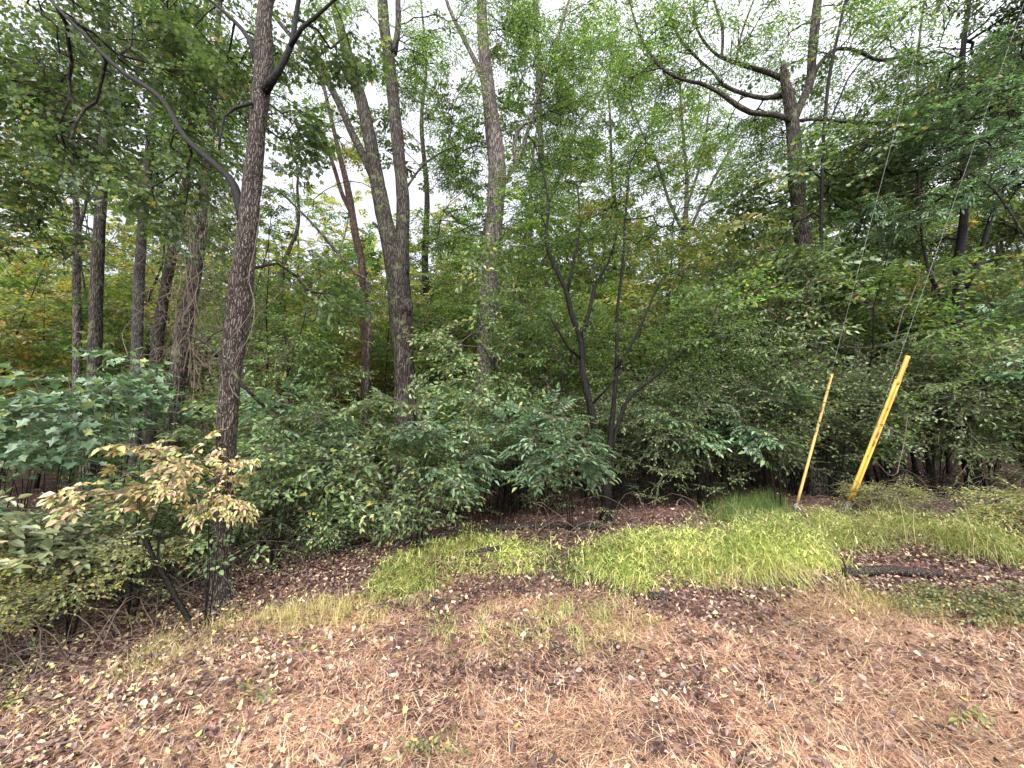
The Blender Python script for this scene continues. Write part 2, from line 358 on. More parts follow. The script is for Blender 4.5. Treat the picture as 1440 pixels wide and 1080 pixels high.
hero('flaky_bark_tree', 'nearest left tree with reddish grey flaking bark and a long dark limb to upper left', 'tree', 4.0,
     [(309, 852, 34), (316, 700, 31), (322, 560, 33), (331, 470, 37), (342, 380, 36), (350, 300, 31), (358, 220, 27), (364, 150, 28), (371, 100, 29), (372, 60, 28), (376, 0, 22)],
     [[(343, 312, 20), (330, 262, 14, .05), (312, 240, 12, .1), (262, 195, 11, .2), (226, 138, 9.5, .3), (168, 98, 8.5, .4), (120, 50, 7.5, .4), (72, 0, 7, .4)],
      [(373, 128, 16, -.05), (392, 100, 11, -.1), (410, 62, 9, -.15), (416, 25, 8, -.15), (420, 0, 7, -.2)],
      [(408, 66, 8, -.15), (424, 40, 7, -.2), (446, 22, 6, -.25), (470, 0, 4, -.3)],
      [(361, 88, 12, .05), (350, 55, 9, .1), (330, 30, 7, .15), (305, 8, 6, .2), (295, 0, 5, .2)],
      [(355, 145, 6, -.1), (330, 152, 5, -.15), (315, 165, 4.5, -.15), (308, 210, 3.5, -.2)]],
     [(180, 60, 170, 90, 1.4, .7, 110), (450, 20, 80, 40, .3, .8, 16), (330, 60, 90, 70, .5, .7, 30), (100, 190, 150, 70, 1.5, .7, 80), (430, 220, 50, 60, .6, .6, 14), (260, 270, 80, 90, .8, .6, 30), (430, 400, 60, 60, .8, .5, 16)],
     bark='flaky', limbbark='black', leaf='deep', kind='maple', sc=.85, top=10, topn=50, seed=3, rough=.085, k=22, flare=1.75)
hero('dark_straight_tree', 'dark straight trunk far left, behind the leafy undergrowth and left of a paler parallel trunk', 'tree', 7.5,
     [(128, 620, 25), (132, 520, 24), (136, 400, 22), (141, 300, 20), (147, 200, 18), (150, 100, 16), (149, 0, 14)], [],
     [(150, 120, 170, 120, .3, 1.6, 130), (60, 260, 120, 90, .2, 1.4, 60), (210, 40, 120, 60, .5, 1.3, 50)], bark='oak', leaf='deep', kind='maple', top=16, seed=4, sc=1.15)
hero('grey_limbed_tree', 'grey smooth trunk with a long dark limb sweeping to the left edge', 'tree', 7.0,
     [(190, 620, 21), (192, 540, 20), (195, 400, 18), (203, 290, 16), (209, 230, 15), (217, 150, 14), (230, 80, 13), (243, 0, 11)],
     [[(200, 290, 10), (190, 258, 9, .0), (160, 232, 8.5, -.2), (128, 205, 8, -.3), (80, 182, 8, -.4), (40, 162, 7, -.5), (0, 150, 7, -.6), (-60, 120, 5, -.7)],
      [(160, 232, 6, -.2), (140, 228, 5, -.2), (100, 228, 3, -.2)]],
     [(60, 110, 130, 80, .5, .8, 90), (230, 120, 90, 90, .3, 1.0, 60), (240, 230, 80, 60, .3, .8, 40), (-60, 160, 80, 120, .3, .8, 40)], bark='grey', limbbark='black', leaf='deep', kind='maple', top=14, seed=5)
hero('leaning_tree', 'dark trunk leaning to the right just left of the vine tangle', 'tree', 8.0,
     [(210, 620, 22), (217, 520, 20), (230, 420, 18), (243, 350, 16), (257, 285, 14), (266, 220, 12), (272, 140, 10), (283, 60, 8), (290, 0, 7)], [],
     [(290, 140, 80, 120, .3, 1.2, 70), (250, 300, 70, 60, .6, .8, 30)], bark='dark', leaf='oak', kind='oakw', top=12, topn=40, seed=6)
vt = hero('vine_covered_tree', 'rough trunk wrapped in tan tangled vines behind the nearest left tree', 'tree', 6.2,
     [(240, 640, 30), (247, 560, 28), (258, 470, 27), (272, 390, 24), (284, 310, 18), (292, 240, 13), (300, 160, 10), (305, 80, 8), (310, 0, 7)], [],
     [(300, 190, 70, 110, .5, .8, 45)], bark='oak', leaf='oak', kind='oakw', top=10, topn=30, seed=7, rough=.12)
hero('short_grey_tree', 'small pale grey trunk at far left between yellow foliage and the dark straight trunk', 'tree', 9.5,
     [(106, 600, 15), (108, 480, 15), (108, 400, 14), (109, 320, 13), (104, 260, 8), (96, 180, 6), (92, 100, 5)], [[(110, 325, 8), (122, 280, 6), (132, 220, 5), (138, 150, 4)]],
     [(80, 240, 110, 90, .3, 1.3, 70)], bark='pale', leaf='yellow', kind='lod', top=0, seed=8)
hero('twin_stem_tree', 'big ridged trunk splitting into three tall stems above a round burl', 'tree', 7.5,
     [(571, 620, 31), (569, 540, 31), (566, 470, 33), (562, 420, 36), (556, 360, 34), (545, 325, 27), (530, 255, 22), (517, 180, 20), (500, 110, 18), (484, 60, 16), (470, 0, 14)],
     [[(563, 385, 26, -.05), (566, 330, 21, -.05), (567, 280, 20), (562, 230, 19), (555, 160, 19), (548, 90, 18), (541, 40, 17), (538, 0, 16)],
      [(531, 262, 15, .05), (514, 225, 13, .1), (494, 185, 12, .15), (474, 140, 11, .2), (452, 100, 10, .2), (430, 72, 9, .25), (400, 40, 7, .3), (370, 0, 6, .3)],
      [(554, 75, 10, -.05), (560, 35, 9, -.1), (560, 0, 8, -.1)],
      [(573, 262, 4, .1), (590, 238, 3.5, .1), (610, 220, 3, .1), (640, 205, 2, .1)], [(545, 330, 6, -.1), (533, 322, 5, -.1), (524, 312, 3, -.15)]],
     [(600, 60, 90, 80, .3, 1.2, 60), (440, 110, 60, 100, .5, 1.0, 32), (610, 150, 50, 60, .5, .9, 22), (520, 40, 60, 60, -.4, .8, 22), (470, 270, 40, 40, .7, .9, 6), (625, 420, 30, 100, .6, .6, 12)],
     bark='oak', leaf='oak', kind='oak', top=17, topn=80, seed=9, rough=.08, sc=1.0, k=20)
hero('reddish_tree', 'slim reddish brown trunk just left of the big three-stemmed trunk', 'tree', 9.5,
     [(516, 620, 14), (515, 540, 14), (513, 450, 13), (510, 380, 12), (500, 330, 12), (490, 270, 11), (478, 220, 8), (462, 150, 6), (446, 80, 5)],
     [[(494, 300, 7), (480, 270, 7), (468, 230, 6), (452, 190, 5), (440, 160, 4)], [(512, 440, 6), (502, 425, 5), (500, 400, 4)]],
     [(480, 180, 50, 70, .6, 1.0, 12), (470, 430, 60, 60, .8, 1.0, 30)], bark='red', leaf='yellow', kind='lod', seed=10)
hero('leaning_pole', 'thin bare dead stem leaning left in the gap left of the reddish trunk', 'dead tree', 9.0,
     [(520, 420, 5), (500, 385, 5), (470, 350, 5), (440, 315, 4), (405, 280, 3.5), (385, 262, 2)], bark='pale', seed=11, flare=1.0, k=8)
hero('mottled_tree', 'tall pale mottled trunk with whitish patches in the middle of the wood', 'tree', 8.5,
     [(672, 715, 38), (677, 650, 31), (681, 560, 29), (684, 480, 28), (689, 400, 27), (696, 300, 26), (699, 240, 28), (693, 180, 24), (686, 120, 20), (680, 60, 17), (677, 0, 15)],
     [[(694, 185, 9), (678, 110, 8, .2), (660, 70, 7, .3), (640, 30, 6, .3), (628, 0, 5, .3)], [(700, 270, 7), (728, 225, 6.5, .1), (745, 175, 6, .2), (758, 130, 5, .2), (782, 60, 5, .3), (800, 0, 4, .3)],
      [(724, 235, 6, .1), (724, 200, 6, .0), (735, 175, 5, .0), (750, 170, 3, 0)]],
     [(790, 60, 90, 60, .3, 1.2, 50), (740, 330, 70, 60, .3, 1, 50), (760, 110, 70, 60, .0, 1.2, 60), (640, 190, 60, 70, .3, 1.2, 34), (720, 30, 90, 40, .3, 1.2, 30), (790, 200, 60, 50, .3, 1.0, 36), (620, 330, 60, 60, .6, 1.2, 30)],
     bark='pale', leaf='oak', kind='oak', top=18, topn=70, seed=12, sc=1.15, k=18)
hero('slim_grey_tree', 'slim straight grey stem standing right of the mottled trunk behind the dark multi-stemmed tree', 'tree', 12.0,
     [(774, 620, 13), (772, 520, 13), (768, 400, 11), (765, 300, 10), (760, 200, 9), (757, 100, 8), (752, 0, 7)], [[(766, 300, 5), (790, 240, 5), (812, 180, 4), (850, 120, 3)]],
     [(800, 160, 70, 80, .5, 1.6, 60), (850, 60, 90, 70, .2, 1.4, 60), (880, 230, 60, 70, .5, 1.4, 50)], bark='grey', leaf='oak', kind='lod', top=18, topn=40, seed=13)
hero('dark_multi_stem_tree', 'small tree of thin wet black stems rising from one base at the clearing edge', 'tree', 5.6,
     [(851, 752, 19), (853, 700, 16), (856, 650, 12), (861, 590, 8), (867, 520, 6.5), (868, 440, 5), (876, 370, 4), (880, 300, 4), (886, 230, 3)],
     [[(853, 668, 13), (842, 630, 12, -.05), (832, 580, 11, -.1), (820, 525, 10, -.1), (817, 480, 9, -.1), (803, 440, 8, -.15), (795, 405, 7, -.2), (778, 372, 6, -.2), (767, 335, 5, -.2), (772, 290, 4, -.2), (764, 240, 3, -.2)],
      [(858, 640, 8), (868, 600, 6, .1), (884, 560, 6, .2), (915, 535, 5, .2), (960, 495, 4, .2), (1000, 470, 3, .2)],
      [(817, 480, 7, -.1), (828, 440, 6, -.1), (838, 400, 5, 0), (855, 370, 4, 0), (868, 330, 3, 0)],
      [(798, 410, 5, -.2), (806, 370, 4, -.2), (815, 320, 3, -.1), (812, 260, 2.5, 0)],
      [(818, 505, 5, -.1), (800, 490, 4.5, -.2), (785, 465, 4, -.3), (770, 440, 2.5, -.4)], [(865, 520, 5), (885, 490, 4, -.1), (905, 450, 3.5, -.1), (925, 400, 3, -.1)],
      [(831, 570, 4, -.1), (850, 550, 4, -.2), (875, 520, 3, -.3)]],
     [(850, 330, 110, 90, .1, .8, 75), (960, 330, 70, 80, .3, .7, 34), (760, 330, 60, 60, -.1, .6, 24), (850, 220, 110, 50, .3, .8, 50), (760, 210, 60, 60, .2, .8, 24), (940, 470, 90, 70, .2, .7, 34), (850, 480, 80, 60, -.1, .6, 12), (990, 520, 60, 40, .3, .5, 22)],
     bark='black', leaf='oak', kind='thin', seed=14, sc=.85, tip=.0026, flare=1.6, k=12)
hero('open_fan_tree', 'half bare tree fanned out against white sky, left of the snapped-top tree', 'tree', 12.5,
     [(955, 620, 12), (957, 480, 11), (958, 380, 10), (962, 330, 9), (966, 260, 6), (960, 180, 4.5), (955, 110, 3)],
     [[(960, 350, 6), (985, 290, 5, .2), (1010, 240, 4.5, .4), (1040, 190, 3.5, .5), (1065, 160, 2, .5)], [(962, 330, 6), (940, 280, 5, 0), (925, 230, 4, 0), (900, 180, 3, 0), (880, 120, 2, 0)],
      [(966, 290, 4), (985, 230, 4, -.3), (995, 170, 3, -.3), (1000, 110, 2, -.3)], [(985, 290, 4, .2), (1015, 270, 3, .1), (1050, 235, 2, .1)]],
     [(960, 190, 100, 90, .2, 1.4, 110), (930, 420, 60, 60, .5, 1, 26)], bark='grey', leaf='oak', kind='lod', seed=15, sc=1.0, tip=.005)
hero('snapped_top_tree', 'big dark trunk whose main stem is snapped off short above heavy crooked limbs', 'tree', 7.0,
     [(1150, 700, 34), (1148, 620, 28), (1143, 520, 26), (1136, 420, 25), (1129, 340, 25), (1121, 270, 25), (1117, 215, 23), (1114, 165, 21), (1108, 130, 17), (1103, 108, 13), (1101, 88, 9)],
     [[(1118, 165, 15), (1130, 138, 13), (1139, 115, 14, .1), (1142, 80, 15, .1), (1146, 40, 16, .1), (1150, 0, 15, .1)],
      [(1112, 168, 11, -.05), (1085, 161, 9, -.1), (1055, 158, 8.5, -.15), (1028, 142, 8, -.2), (1012, 130, 7, -.2), (985, 117, 6, -.2), (960, 112, 4.5, -.2), (930, 95, 5, -.2), (905, 60, 4, -.1), (890, 20, 3, 0), (885, 0, 3, 0)],
      [(1108, 132, 11, .1), (1075, 138, 8, .2), (1040, 130, 7, .3), (1015, 118, 6, .4), (1004, 103, 4, .4), (960, 60, 4, .5), (930, 0, 3, .6)],
      [(1103, 112, 11, .1), (1080, 102, 9, .2), (1050, 93, 7, .3), (1018, 82, 6, .3), (1000, 70, 4, .3), (980, 40, 4, .3), (975, 0, 3, .3)],
      [(1120, 170, 6, .2), (1150, 168, 5, .4), (1200, 172, 6, .6), (1250, 175, 7, .8), (1290, 188, 6, .9)], [(1015, 82, 5, .3), (1016, 40, 5, .3), (1004, 0, 4, .3)], [(1035, 85, 4, .3), (1042, 50, 4, .3), (1060, 0, 3, .3)],
      [(1141, 105, 8, .1), (1170, 72, 7, .3), (1200, 70, 6, .4), (1240, 85, 6, .4), (1290, 72, 5, .4)]],
     [(960, 60, 120, 70, .2, 1.0, 110), (1050, 180, 90, 40, .9, .8, 40), (1180, 60, 110, 60, .4, 1.0, 60), (1060, 230, 60, 40, .8, .8, 22), (1210, 150, 70, 40, .5, .8, 30), (1090, 20, 60, 40, 0, .8, 20), (900, 140, 60, 60, .2, .9, 20)],
     bark='oak', leaf='oak', kind='oak', top=0, seed=16, rough=.10, jag=.12, sc=1.0, k=20)
hero('thin_dark_tree', 'thin dark stem rising close behind the snapped trunk on its right', 'tree', 6.6,
     [(1165, 640, 7), (1160, 500, 6.5), (1155, 350, 6), (1158, 200, 6), (1166, 110, 6), (1178, 50, 5), (1190, 0, 5)], [[(1159, 190, 4), (1180, 140, 3.5, .1), (1200, 100, 3, .2), (1250, 50, 2.5, .3)]],
     [(1190, 250, 70, 70, .2, .8, 50), (1080, 280, 70, 60, .5, .8, 45), (1110, 400, 80, 50, .3, .7, 40), (1210, 420, 60, 60, .2, .7, 24)], bark='black', leaf='deep', kind='maple', top=10, topn=30, seed=17)
hero('forked_dark_tree', 'dark trunk near the right edge with a thinner branch forming a V low down', 'tree', 6.3,
     [(1356, 600, 26), (1354, 530, 23), (1349, 470, 21), (1347, 420, 20), (1350, 360, 19), (1356, 290, 14), (1354, 200, 12), (1352, 120, 11), (1356, 50, 9), (1362, 0, 8)],
     [[(1350, 470, 12), (1336, 440, 10, -.1), (1320, 410, 9, -.1), (1308, 385, 7, -.1), (1296, 330, 5, 0), (1290, 240, 4, 0)],
      [(1358, 405, 11), (1375, 370, 9, -.1), (1392, 310, 8, -.2), (1412, 265, 7, -.3), (1440, 220, 7, -.3), (1480, 170, 5, -.4)]],
     [(1400, 130, 110, 110, 1.2, 1.2, 150), (1290, 200, 80, 80, .2, 1.2, 70), (1440, 320, 80, 70, 1.3, .8, 80), (1280, 320, 60, 50, .6, 1, 36), (1350, 250, 70, 50, .2, .8, 30), (1400, 30, 120, 60, -.2, 1.2, 60)], bark='black', leaf='deep', kind='oakw', top=14, topn=50, seed=18, sc=.95)
hero('right_edge_tree', 'slender dark stem with drooping leafy sprays hanging over the far right edge', 'tree', 5.4,
     [(1500, 640, 14), (1495, 500, 12), (1485, 380, 11), (1470, 280, 9), (1462, 150, 8), (1460, 0, 6)], [[(1490, 430, 6), (1440, 330, 5), (1390, 260, 4), (1330, 230, 2.5)]],
     [(1475, 420, 50, 60, .3, .7, 26), (1420, 200, 110, 90, .2, .8, 70), (1300, 290, 70, 40, .4, .6, 24), (1480, 60, 80, 60, 0, .8, 30)], bark='dark', leaf='blue', kind='ash', top=9, topn=20, seed=19, sc=.8)
hero('slim_sapling_tree', 'slim dark sapling with crooked branches left of the V-forked trunk', 'tree', 9.0,
     [(1280, 600, 9), (1282, 480, 9), (1286, 380, 8), (1288, 290, 7), (1296, 200, 6), (1290, 100, 5), (1300, 0, 4)], [[(1286, 330, 4), (1270, 280, 4), (1262, 230, 3), (1250, 180, 2)], [(1284, 420, 4), (1262, 390, 3.5), (1245, 360, 2.5)]],
     [(1250, 280, 70, 60, .2, 1.0, 50), (1270, 440, 70, 50, .2, .9, 40)], bark='black', leaf='deep', kind='oakw', top=12, topn=30, seed=20)
# burl of the three-stemmed tree and vines on the wrapped trunk
def tubes(mb, lines, m=0, k=5):
    for pts, r in lines:
        pts = np.asarray(pts, float); rad = np.asarray(r if hasattr(r, '__len__') else [r] * len(pts), float)
        p, c = crom(pts, rad, .06); cones(mb, p[:-1], p[1:], c[:-1], c[1:], k, m)
def byname(n): return bpy.data.objects[n]
# burl
tw = byname('twin_stem_tree'); bp = P(563, 434, 7.42) - np.array(tw.location); q = np.random.RandomState(5); mb = MB()
sweep(mb, [bp + [-.10, .05, -.26], bp + [.02, 0, -.13], bp + [.08, -.02, .0], bp + [.07, 0, .10], bp + [-.05, .05, .24]], [.05, .12, .155, .13, .05], 16, 0, .22, .03, 4)
mb.obj('burl', [BK['oak']], tw)
# vines wrapping the rough trunk and hanging across to the flaky one
q = np.random.RandomState(21); b0 = np.array(vt.location); mb = MB(); ln = []
def onp(px, py, D): return P(px, py, D) - b0
for i in range(420):
    px = q.normal(276, 40); py = q.uniform(270, 640); D = 6.0 + q.uniform(-.45, .4); p = onp(px, py, D); pts = [p]; d = q.normal(0, 1, 3) * [.6, .3, 1]; d /= np.linalg.norm(d)
    for j in range(q.randint(5, 11)):
        d = d * .75 + q.normal(0, .45, 3) * [1, .5, 1]; d /= np.linalg.norm(d); pts.append(pts[-1] + d * .11)
    ln.append((pts, q.uniform(.0013, .0032)))
for i in range(7):
    a = onp(q.uniform(262, 300), q.uniform(250, 330), 5.9); c = onp(q.uniform(240, 285), q.uniform(520, 620), 5.9); n = 9
    ln.append(([a + (c - a) * t + q.normal(0, .06, 3) * math.sin(pi * t) for t in np.linspace(0, 1, n)], q.uniform(.004, .008)))
tubes(mb, ln, 0, 4); mb.obj('vine', [BK['vine']], vt)
def vines(name, label, lines, D, mat='vine'):
    b = P(lines[0][0][0][0], lines[0][0][0][1], D); b[2] = float(gz(b[0], b[1])); mb = MB()
    tubes(mb, [([P(e[0], e[1], D + (e[2] if len(e) > 2 else 0)) - b for e in l], r) for l, r in lines], 0, 6)
    root = mb.obj(name, [BK[mat]]); root.location = b; tag(root, label, 'vine'); return root
vines('hanging_vine', 'pale thin vine arching up from the undergrowth across to the tangled trunk at left', [([(180, 500), (172, 470), (185, 450), (205, 430), (235, 414), (248, 411)], .004)], 5.2)
vines('hanging_vine', 'looped tan vine hanging on the front of the nearest left trunk', [([(336, 560), (322, 540), (334, 500), (352, 470), (358, 430), (350, 390), (358, 350), (366, 300)], .0035), ([(300, 500), (330, 470), (352, 440), (358, 420)], .003), ([(345, 470), (375, 430), (410, 398), (432, 384)], .0022)], 3.82)
vines('dead_branch', 'dark dead branch leaning across the nearest left trunk beside the vine tangle', [([(262, 470, .5), (290, 482, .1), (320, 512, -.28), (345, 545, -.3), (372, 572, -.1)], .017), ([(290, 482, .1), (300, 470, 0), (318, 462, 0)], .007)], 4.1, 'dark')
vines('leaning_stick', 'short dark bare leaning stem propped at the shaded left edge below the beige sapling', [([(266, 872), (250, 845), (232, 812), (215, 785), (203, 755)], .022), ([(232, 812), (222, 780), (225, 750)], .009)], 3.55, 'black')
vines('hanging_vine', 'thin grey vine hanging in a curve right of the wide yellow guard', [([(1276, 585), (1272, 620), (1266, 645), (1262, 665)], .006), ([(1262, 665), (1250, 668), (1225, 640)], .003)], 5.6)

# ------------------------------------------------------------------ copies
def copy_tree(o, parent=None):
    c = o.copy(); COL.objects.link(c); c.parent = parent
    for ch in [x for x in bpy.data.objects if x.parent == o and x.name in SC.objects]: copy_tree(ch, c)
    return c
def gen_tree(name, seed, H, r, z0, spread, n, kind, leaf, sc, bark, lean=.3, tip=.006, step=.8, layers=False, flat=.75):
    q = np.random.RandomState(seed); pts = [np.array([0, 0, -.15])]; k = 7; w = q.normal(0, lean, 3)
    for i in range(1, k + 1):
        t = i / k; pts.append(np.array([w[0] * t * t * H * .1, w[1] * t * t * H * .1, H * .93 * t]) + q.normal(0, H * .008, 3) * [1, 1, 0])
    rad = [r * 1.35] + [r * (1 - .85 * (i / k) ** 1.1) for i in range(1, k + 1)]
    root = thing(name, 'x', 'tree'); mb = MB(); tp, tr = sweep(mb, pts, rad, 10, 0, .07, .4, seed); mb.obj('trunk', [BK[bark]], root)
    T = clumpy((w[0] * H * .04, w[1] * H * .04, (z0 + H) / 2), (spread, spread, (H - z0) / 2), n, q, per=8, sig=.13)
    g = grow(tp[tp[:, 2] > z0 * .55], T, q, step=step, tip=tip); mb = MB(); place(mb, kind, g[4], g[5], sc, q, flat=flat); branches(mb, g, 1)
    mb.obj('crown', [L[leaf], BK['twig']], root, False); return root
def gen_shrub(name, seed, H, rad, n, kind, leaf, sc, stems, zlo=.35, tilt=.35, flat=.75, per=8):
    q = np.random.RandomState(seed); root = thing(name, 'x', 'shrub'); mb = MB(); sk = []
    T = clumpy((0, 0, (zlo + H) / 2), (rad, rad, (H - zlo) / 2), n, q, per=per, sig=.17)
    for i in range(stems):
        a = i * 6.28 / stems + q.uniform(0, 1); e = np.array([math.cos(a), math.sin(a)]) * rad * q.uniform(.15, .5); h = H * q.uniform(.55, .85)
        pts = [np.array([e[0] * .15, e[1] * .15, -.06]), np.array([e[0] * .3, e[1] * .3, h * .35]), np.array([e[0] * .65, e[1] * .65, h * .7]) + q.normal(0, .03, 3), np.array([e[0], e[1], h])]
        p, r = sweep(mb, pts, [.009, .0075, .005, .003], 6, 0, .04, .12, seed + i); sk.append(p[p[:, 2] > .15])
    mb.obj('stem', [BK['black']], root); mb = MB()
    g = grow(np.concatenate(sk), T, q, step=.22, tip=.002, expo=.4); place(mb, kind, g[4], g[5], sc, q, tilt=tilt, flat=flat); branches(mb, g, 1)
    mb.obj('foliage', [L[leaf], BK['twig']], root, False); return root
PH = {'flaky_bark_tree': 'the flaky trunk', 'dark_straight_tree': 'the straight dark trunk', 'twin_stem_tree': 'the burled trunk', 'mottled_tree': 'the mottled trunk',
      'dark_multi_stem_tree': 'the black multi-stemmed tree', 'snapped_top_tree': 'the snapped trunk', 'forked_dark_tree': 'the V-forked trunk'}
LM = sorted((x, PH[n]) for n, x in LAND if n in PH)
ORD = ['first', 'second', 'third', 'fourth', 'fifth', 'sixth', 'seventh', 'eighth', 'ninth', 'tenth', 'eleventh', 'twelfth']
GEN = []                                                      # (px, object, description)
def scatter(proto, desc, group, spots, first=True):
    """spots: px, depth, scale, z-scale"""
    for i, (px, D, s, zs, rot) in enumerate(spots):
        o = proto if (i == 0) else copy_tree(proto)
        if i == 0: pass
        x = (px - 720) / F * D * 1.0; o.location = (x, D, float(gz(x, D)) - .02); o.scale = (s, s, s * zs); o.rotation_euler.z = rot
        o['group'] = group; GEN.append((px, o, desc))
def relabel():
    from collections import defaultdict
    B = defaultdict(list)
    for px, o, d in GEN:
        k = -1
        for i, (x, p) in enumerate(LM):
            if px > x: k = i
        B[(k, d)].append((px, o))
    for (k, d), l in B.items():
        l.sort(key=lambda e: e[0])
        for i, (px, o) in enumerate(l):
            if k < 0: o['label'] = '%s, %s from left edge before %s' % (d, ORD[min(i, 11)], LM[0][1])
            else: o['label'] = '%s, %s right of %s' % (d, ORD[min(i, 11)], LM[k][1])
q = np.random.RandomState(77)
def spots(pxs, D0, D1, s0=.85, s1=1.2):
    return [(px + q.uniform(-14, 14), q.uniform(D0, D1), q.uniform(s0, s1), q.uniform(.9, 1.12), q.uniform(0, 6.28)) for px in pxs]
# tall trees of the wood behind
scatter(gen_tree('tall_tree', 101, 17, .15, 5.5, 3.0, 120, 'lodbig', 'oak', 1.0, 'grey'), 'tall grey woodland tree', 'tall grey trees in the wood', spots([-150, 40, 290, 420, 655, 730, 905, 1030, 1230, 1400, 1560], 13, 24))
scatter(gen_tree('tall_tree', 102, 16, .13, 4.5, 2.8, 140, 'lodbig', 'yellow', 1.0, 'oak'), 'tall yellowish woodland tree', 'tall yellowish trees in the wood', spots([-60, 75, 330, 460, 620, 815, 1085, 1480], 15, 27))
scatter(gen_tree('tall_tree', 103, 18, .17, 7, 3.2, 100, 'lodbig', 'deep', 1.0, 'dark'), 'tall dark woodland tree', 'tall dark trees in the wood', spots([-220, 160, 385, 590, 880, 1180, 1315, 1440, 1640], 12, 22))
# understorey trees
scatter(gen_tree('young_tree', 111, 6.5, .04, 1.6, 1.9, 120, 'lod', 'gold', 1.05, 'black', lean=1, tip=.0035, step=.5), 'young tree with gold leaves', 'golden young trees', spots([-120, -70, -20, 20, 70, 110, 440, 470, 1380], 9.5, 13, .8, 1.05))
scatter(gen_tree('young_tree', 112, 6.5, .04, 1.5, 1.9, 130, 'lod', 'yellow', 1.05, 'dark', lean=1, tip=.0035, step=.5), 'young tree with light yellowish leaves', 'yellow green young trees', spots([-150, 110, 250, 395, 490, 520, 630, 680, 740, 810, 930, 1010, 1150, 1290], 9, 15, .9, 1.3))
scatter(gen_tree('young_tree', 113, 7.0, .045, 1.5, 2.0, 135, 'lod', 'oak', 1.05, 'dark', lean=1, tip=.0035, step=.5), 'young tree with mid green leaves', 'mid green young trees', spots([-10, 180, 345, 540, 600, 700, 800, 890, 980, 1060, 1120, 1240, 1330, 1500], 8.5, 13, .8, 1.15))
scatter(gen_tree('young_tree', 114, 6.0, .05, 1.2, 1.9, 140, 'oakw', 'deep', 1.2, 'black', lean=1, tip=.0035, step=.5), 'young tree with dark green leaves', 'dark green young trees', spots([-120, 1090, 1180, 1260, 1330, 1420, 1520], 9, 11.5, .85, 1.15))
# shrubs
scatter(gen_shrub('big_leaf_shrub', 201, 2.1, .62, 46, 'maplebig', 'blue', 1.0, 4, .5, .18, .9), 'shrub with big bluish lobed leaves', 'big-leaved shrubs at left',
        [(92, 4.4, .95, 1.18, .3), (-20, 4.2, .9, 1.1, 2), (185, 5.0, .9, 1.35, 4), (20, 5.1, 1.0, 1.15, 1), (-90, 4.8, 1.0, 1.2, 5), (140, 5.4, .9, 1.45, 2.5)])
scatter(gen_shrub('beige_sapling', 202, 1.85, .55, 46, 'hickbig', 'beige', .56, 3, .98, .3, .8), 'sapling with compound beige leaves', 'beige saplings', [(215, 3.75, .9, 1.1, .2), (318, 3.65, .55, 1.6, 2.2)])
scatter(gen_shrub('pale_leaf_shrub', 203, 1.2, .55, 50, 'broad', 'olive', .72, 4, .62, .3, .8), 'low shrub with pale olive leaves', 'pale low shrubs at left', [(20, 3.35, .95, 1.0, 0), (-50, 3.1, 1, .95, 2), (100, 3.6, .85, .95, 4)])
scatter(gen_shrub('small_leaf_shrub', 204, 1.0, .5, 90, 'fine', 'yellow', .95, 5, .5, .4, .7), 'twiggy bush with tiny light leaves', 'tiny-leaved light bushes', [(140, 3.45, .85, .95, 1), (-10, 2.95, .8, .85, 3), (1225, 5.4, .6, .8, 0), (1432, 4.6, .8, .7, 2)])
scatter(gen_shrub('oval_leaf_shrub', 205, 1.95, .75, 95, 'dog', 'mid', .86, 6, .58), 'shrub with oval green leaves', 'oval-leaved shrubs',
        [(402, 4.5, .82, .95, 0), (470, 5.1, .95, 1.0, 2), (560, 5.3, 1.0, 1.0, 3), (640, 5.6, .95, 1.05, 4), (720, 6.2, .95, 1.0, 5), (360, 5.6, 1.0, 1.0, 6), (290, 5.4, .9, .95, 3.5), (480, 6.6, .95, .9, 1)])
scatter(gen_shrub('ash_like_shrub', 206, 1.8, .6, 46, 'ash', 'blue', 1.0, 3, .7, .25, .8), 'shrub with glossy bluish compound leaves', 'compound-leaved shrubs',
        [(800, 5.0, .92, 1.0, 0), (430, 5.9, 1.1, 1.05, 1), (600, 4.9, .85, .98, 2), (700, 5.3, .85, 1.0, 3), (1085, 5.9, 1.0, 1.1, 4), (985, 6.2, 1.0, 1.1, 5), (1440, 5.6, 1.0, 1.15, 1)])
scatter(gen_shrub('dense_bush', 207, 2.0, .8, 200, 'fine', 'fine', 1.25, 7, .62, .45, .6, per=12), 'dense bush with small dark leaves', 'dense small-leaved bushes',
        [(905, 6.6, .9, 1.0, 0), (960, 6.9, 1.0, 1.0, 1), (1035, 6.9, 1.05, 1.0, 2), (1105, 6.9, 1.0, 1.05, 3), (1170, 6.5, .95, 1.0, 4), (1235, 6.8, 1.0, 1.1, 5), (1300, 6.4, 1.05, 1.05, 6), (1370, 6.4, 1.1, 1.05, .5), (1440, 6.1, 1.1, 1.05, 1.5), (1520, 6.0, 1.1, 1.1, 2.5), (820, 7.2, 1.0, 1.0, 3.5), (760, 7.4, 1.05, 1.0, 4.5)])
scatter(gen_shrub('understorey_shrub', 208, 2.4, 1.0, 110, 'oakw', 'oak', 1.15, 5, .5), 'loose green undergrowth shrub', 'loose shrubs behind the front row',
        spots([-120, -30, 60, 140, 230, 330, 420, 480, 640, 670, 740, 830, 900, 990, 1070, 1150, 1230, 1310, 1400, 1490], 7.8, 11, .9, 1.2))
scatter(gen_shrub('understorey_shrub', 209, 2.4, 1.1, 100, 'lod', 'deep', .95, 5, .5), 'dark shrub deep in wood', 'dark shrubs deep in the wood',
        spots([-100, 0, 100, 200, 300, 400, 500, 600, 700, 800, 900, 1000, 1100, 1200, 1300, 1400, 1500], 11.5, 17, 1.0, 1.5))
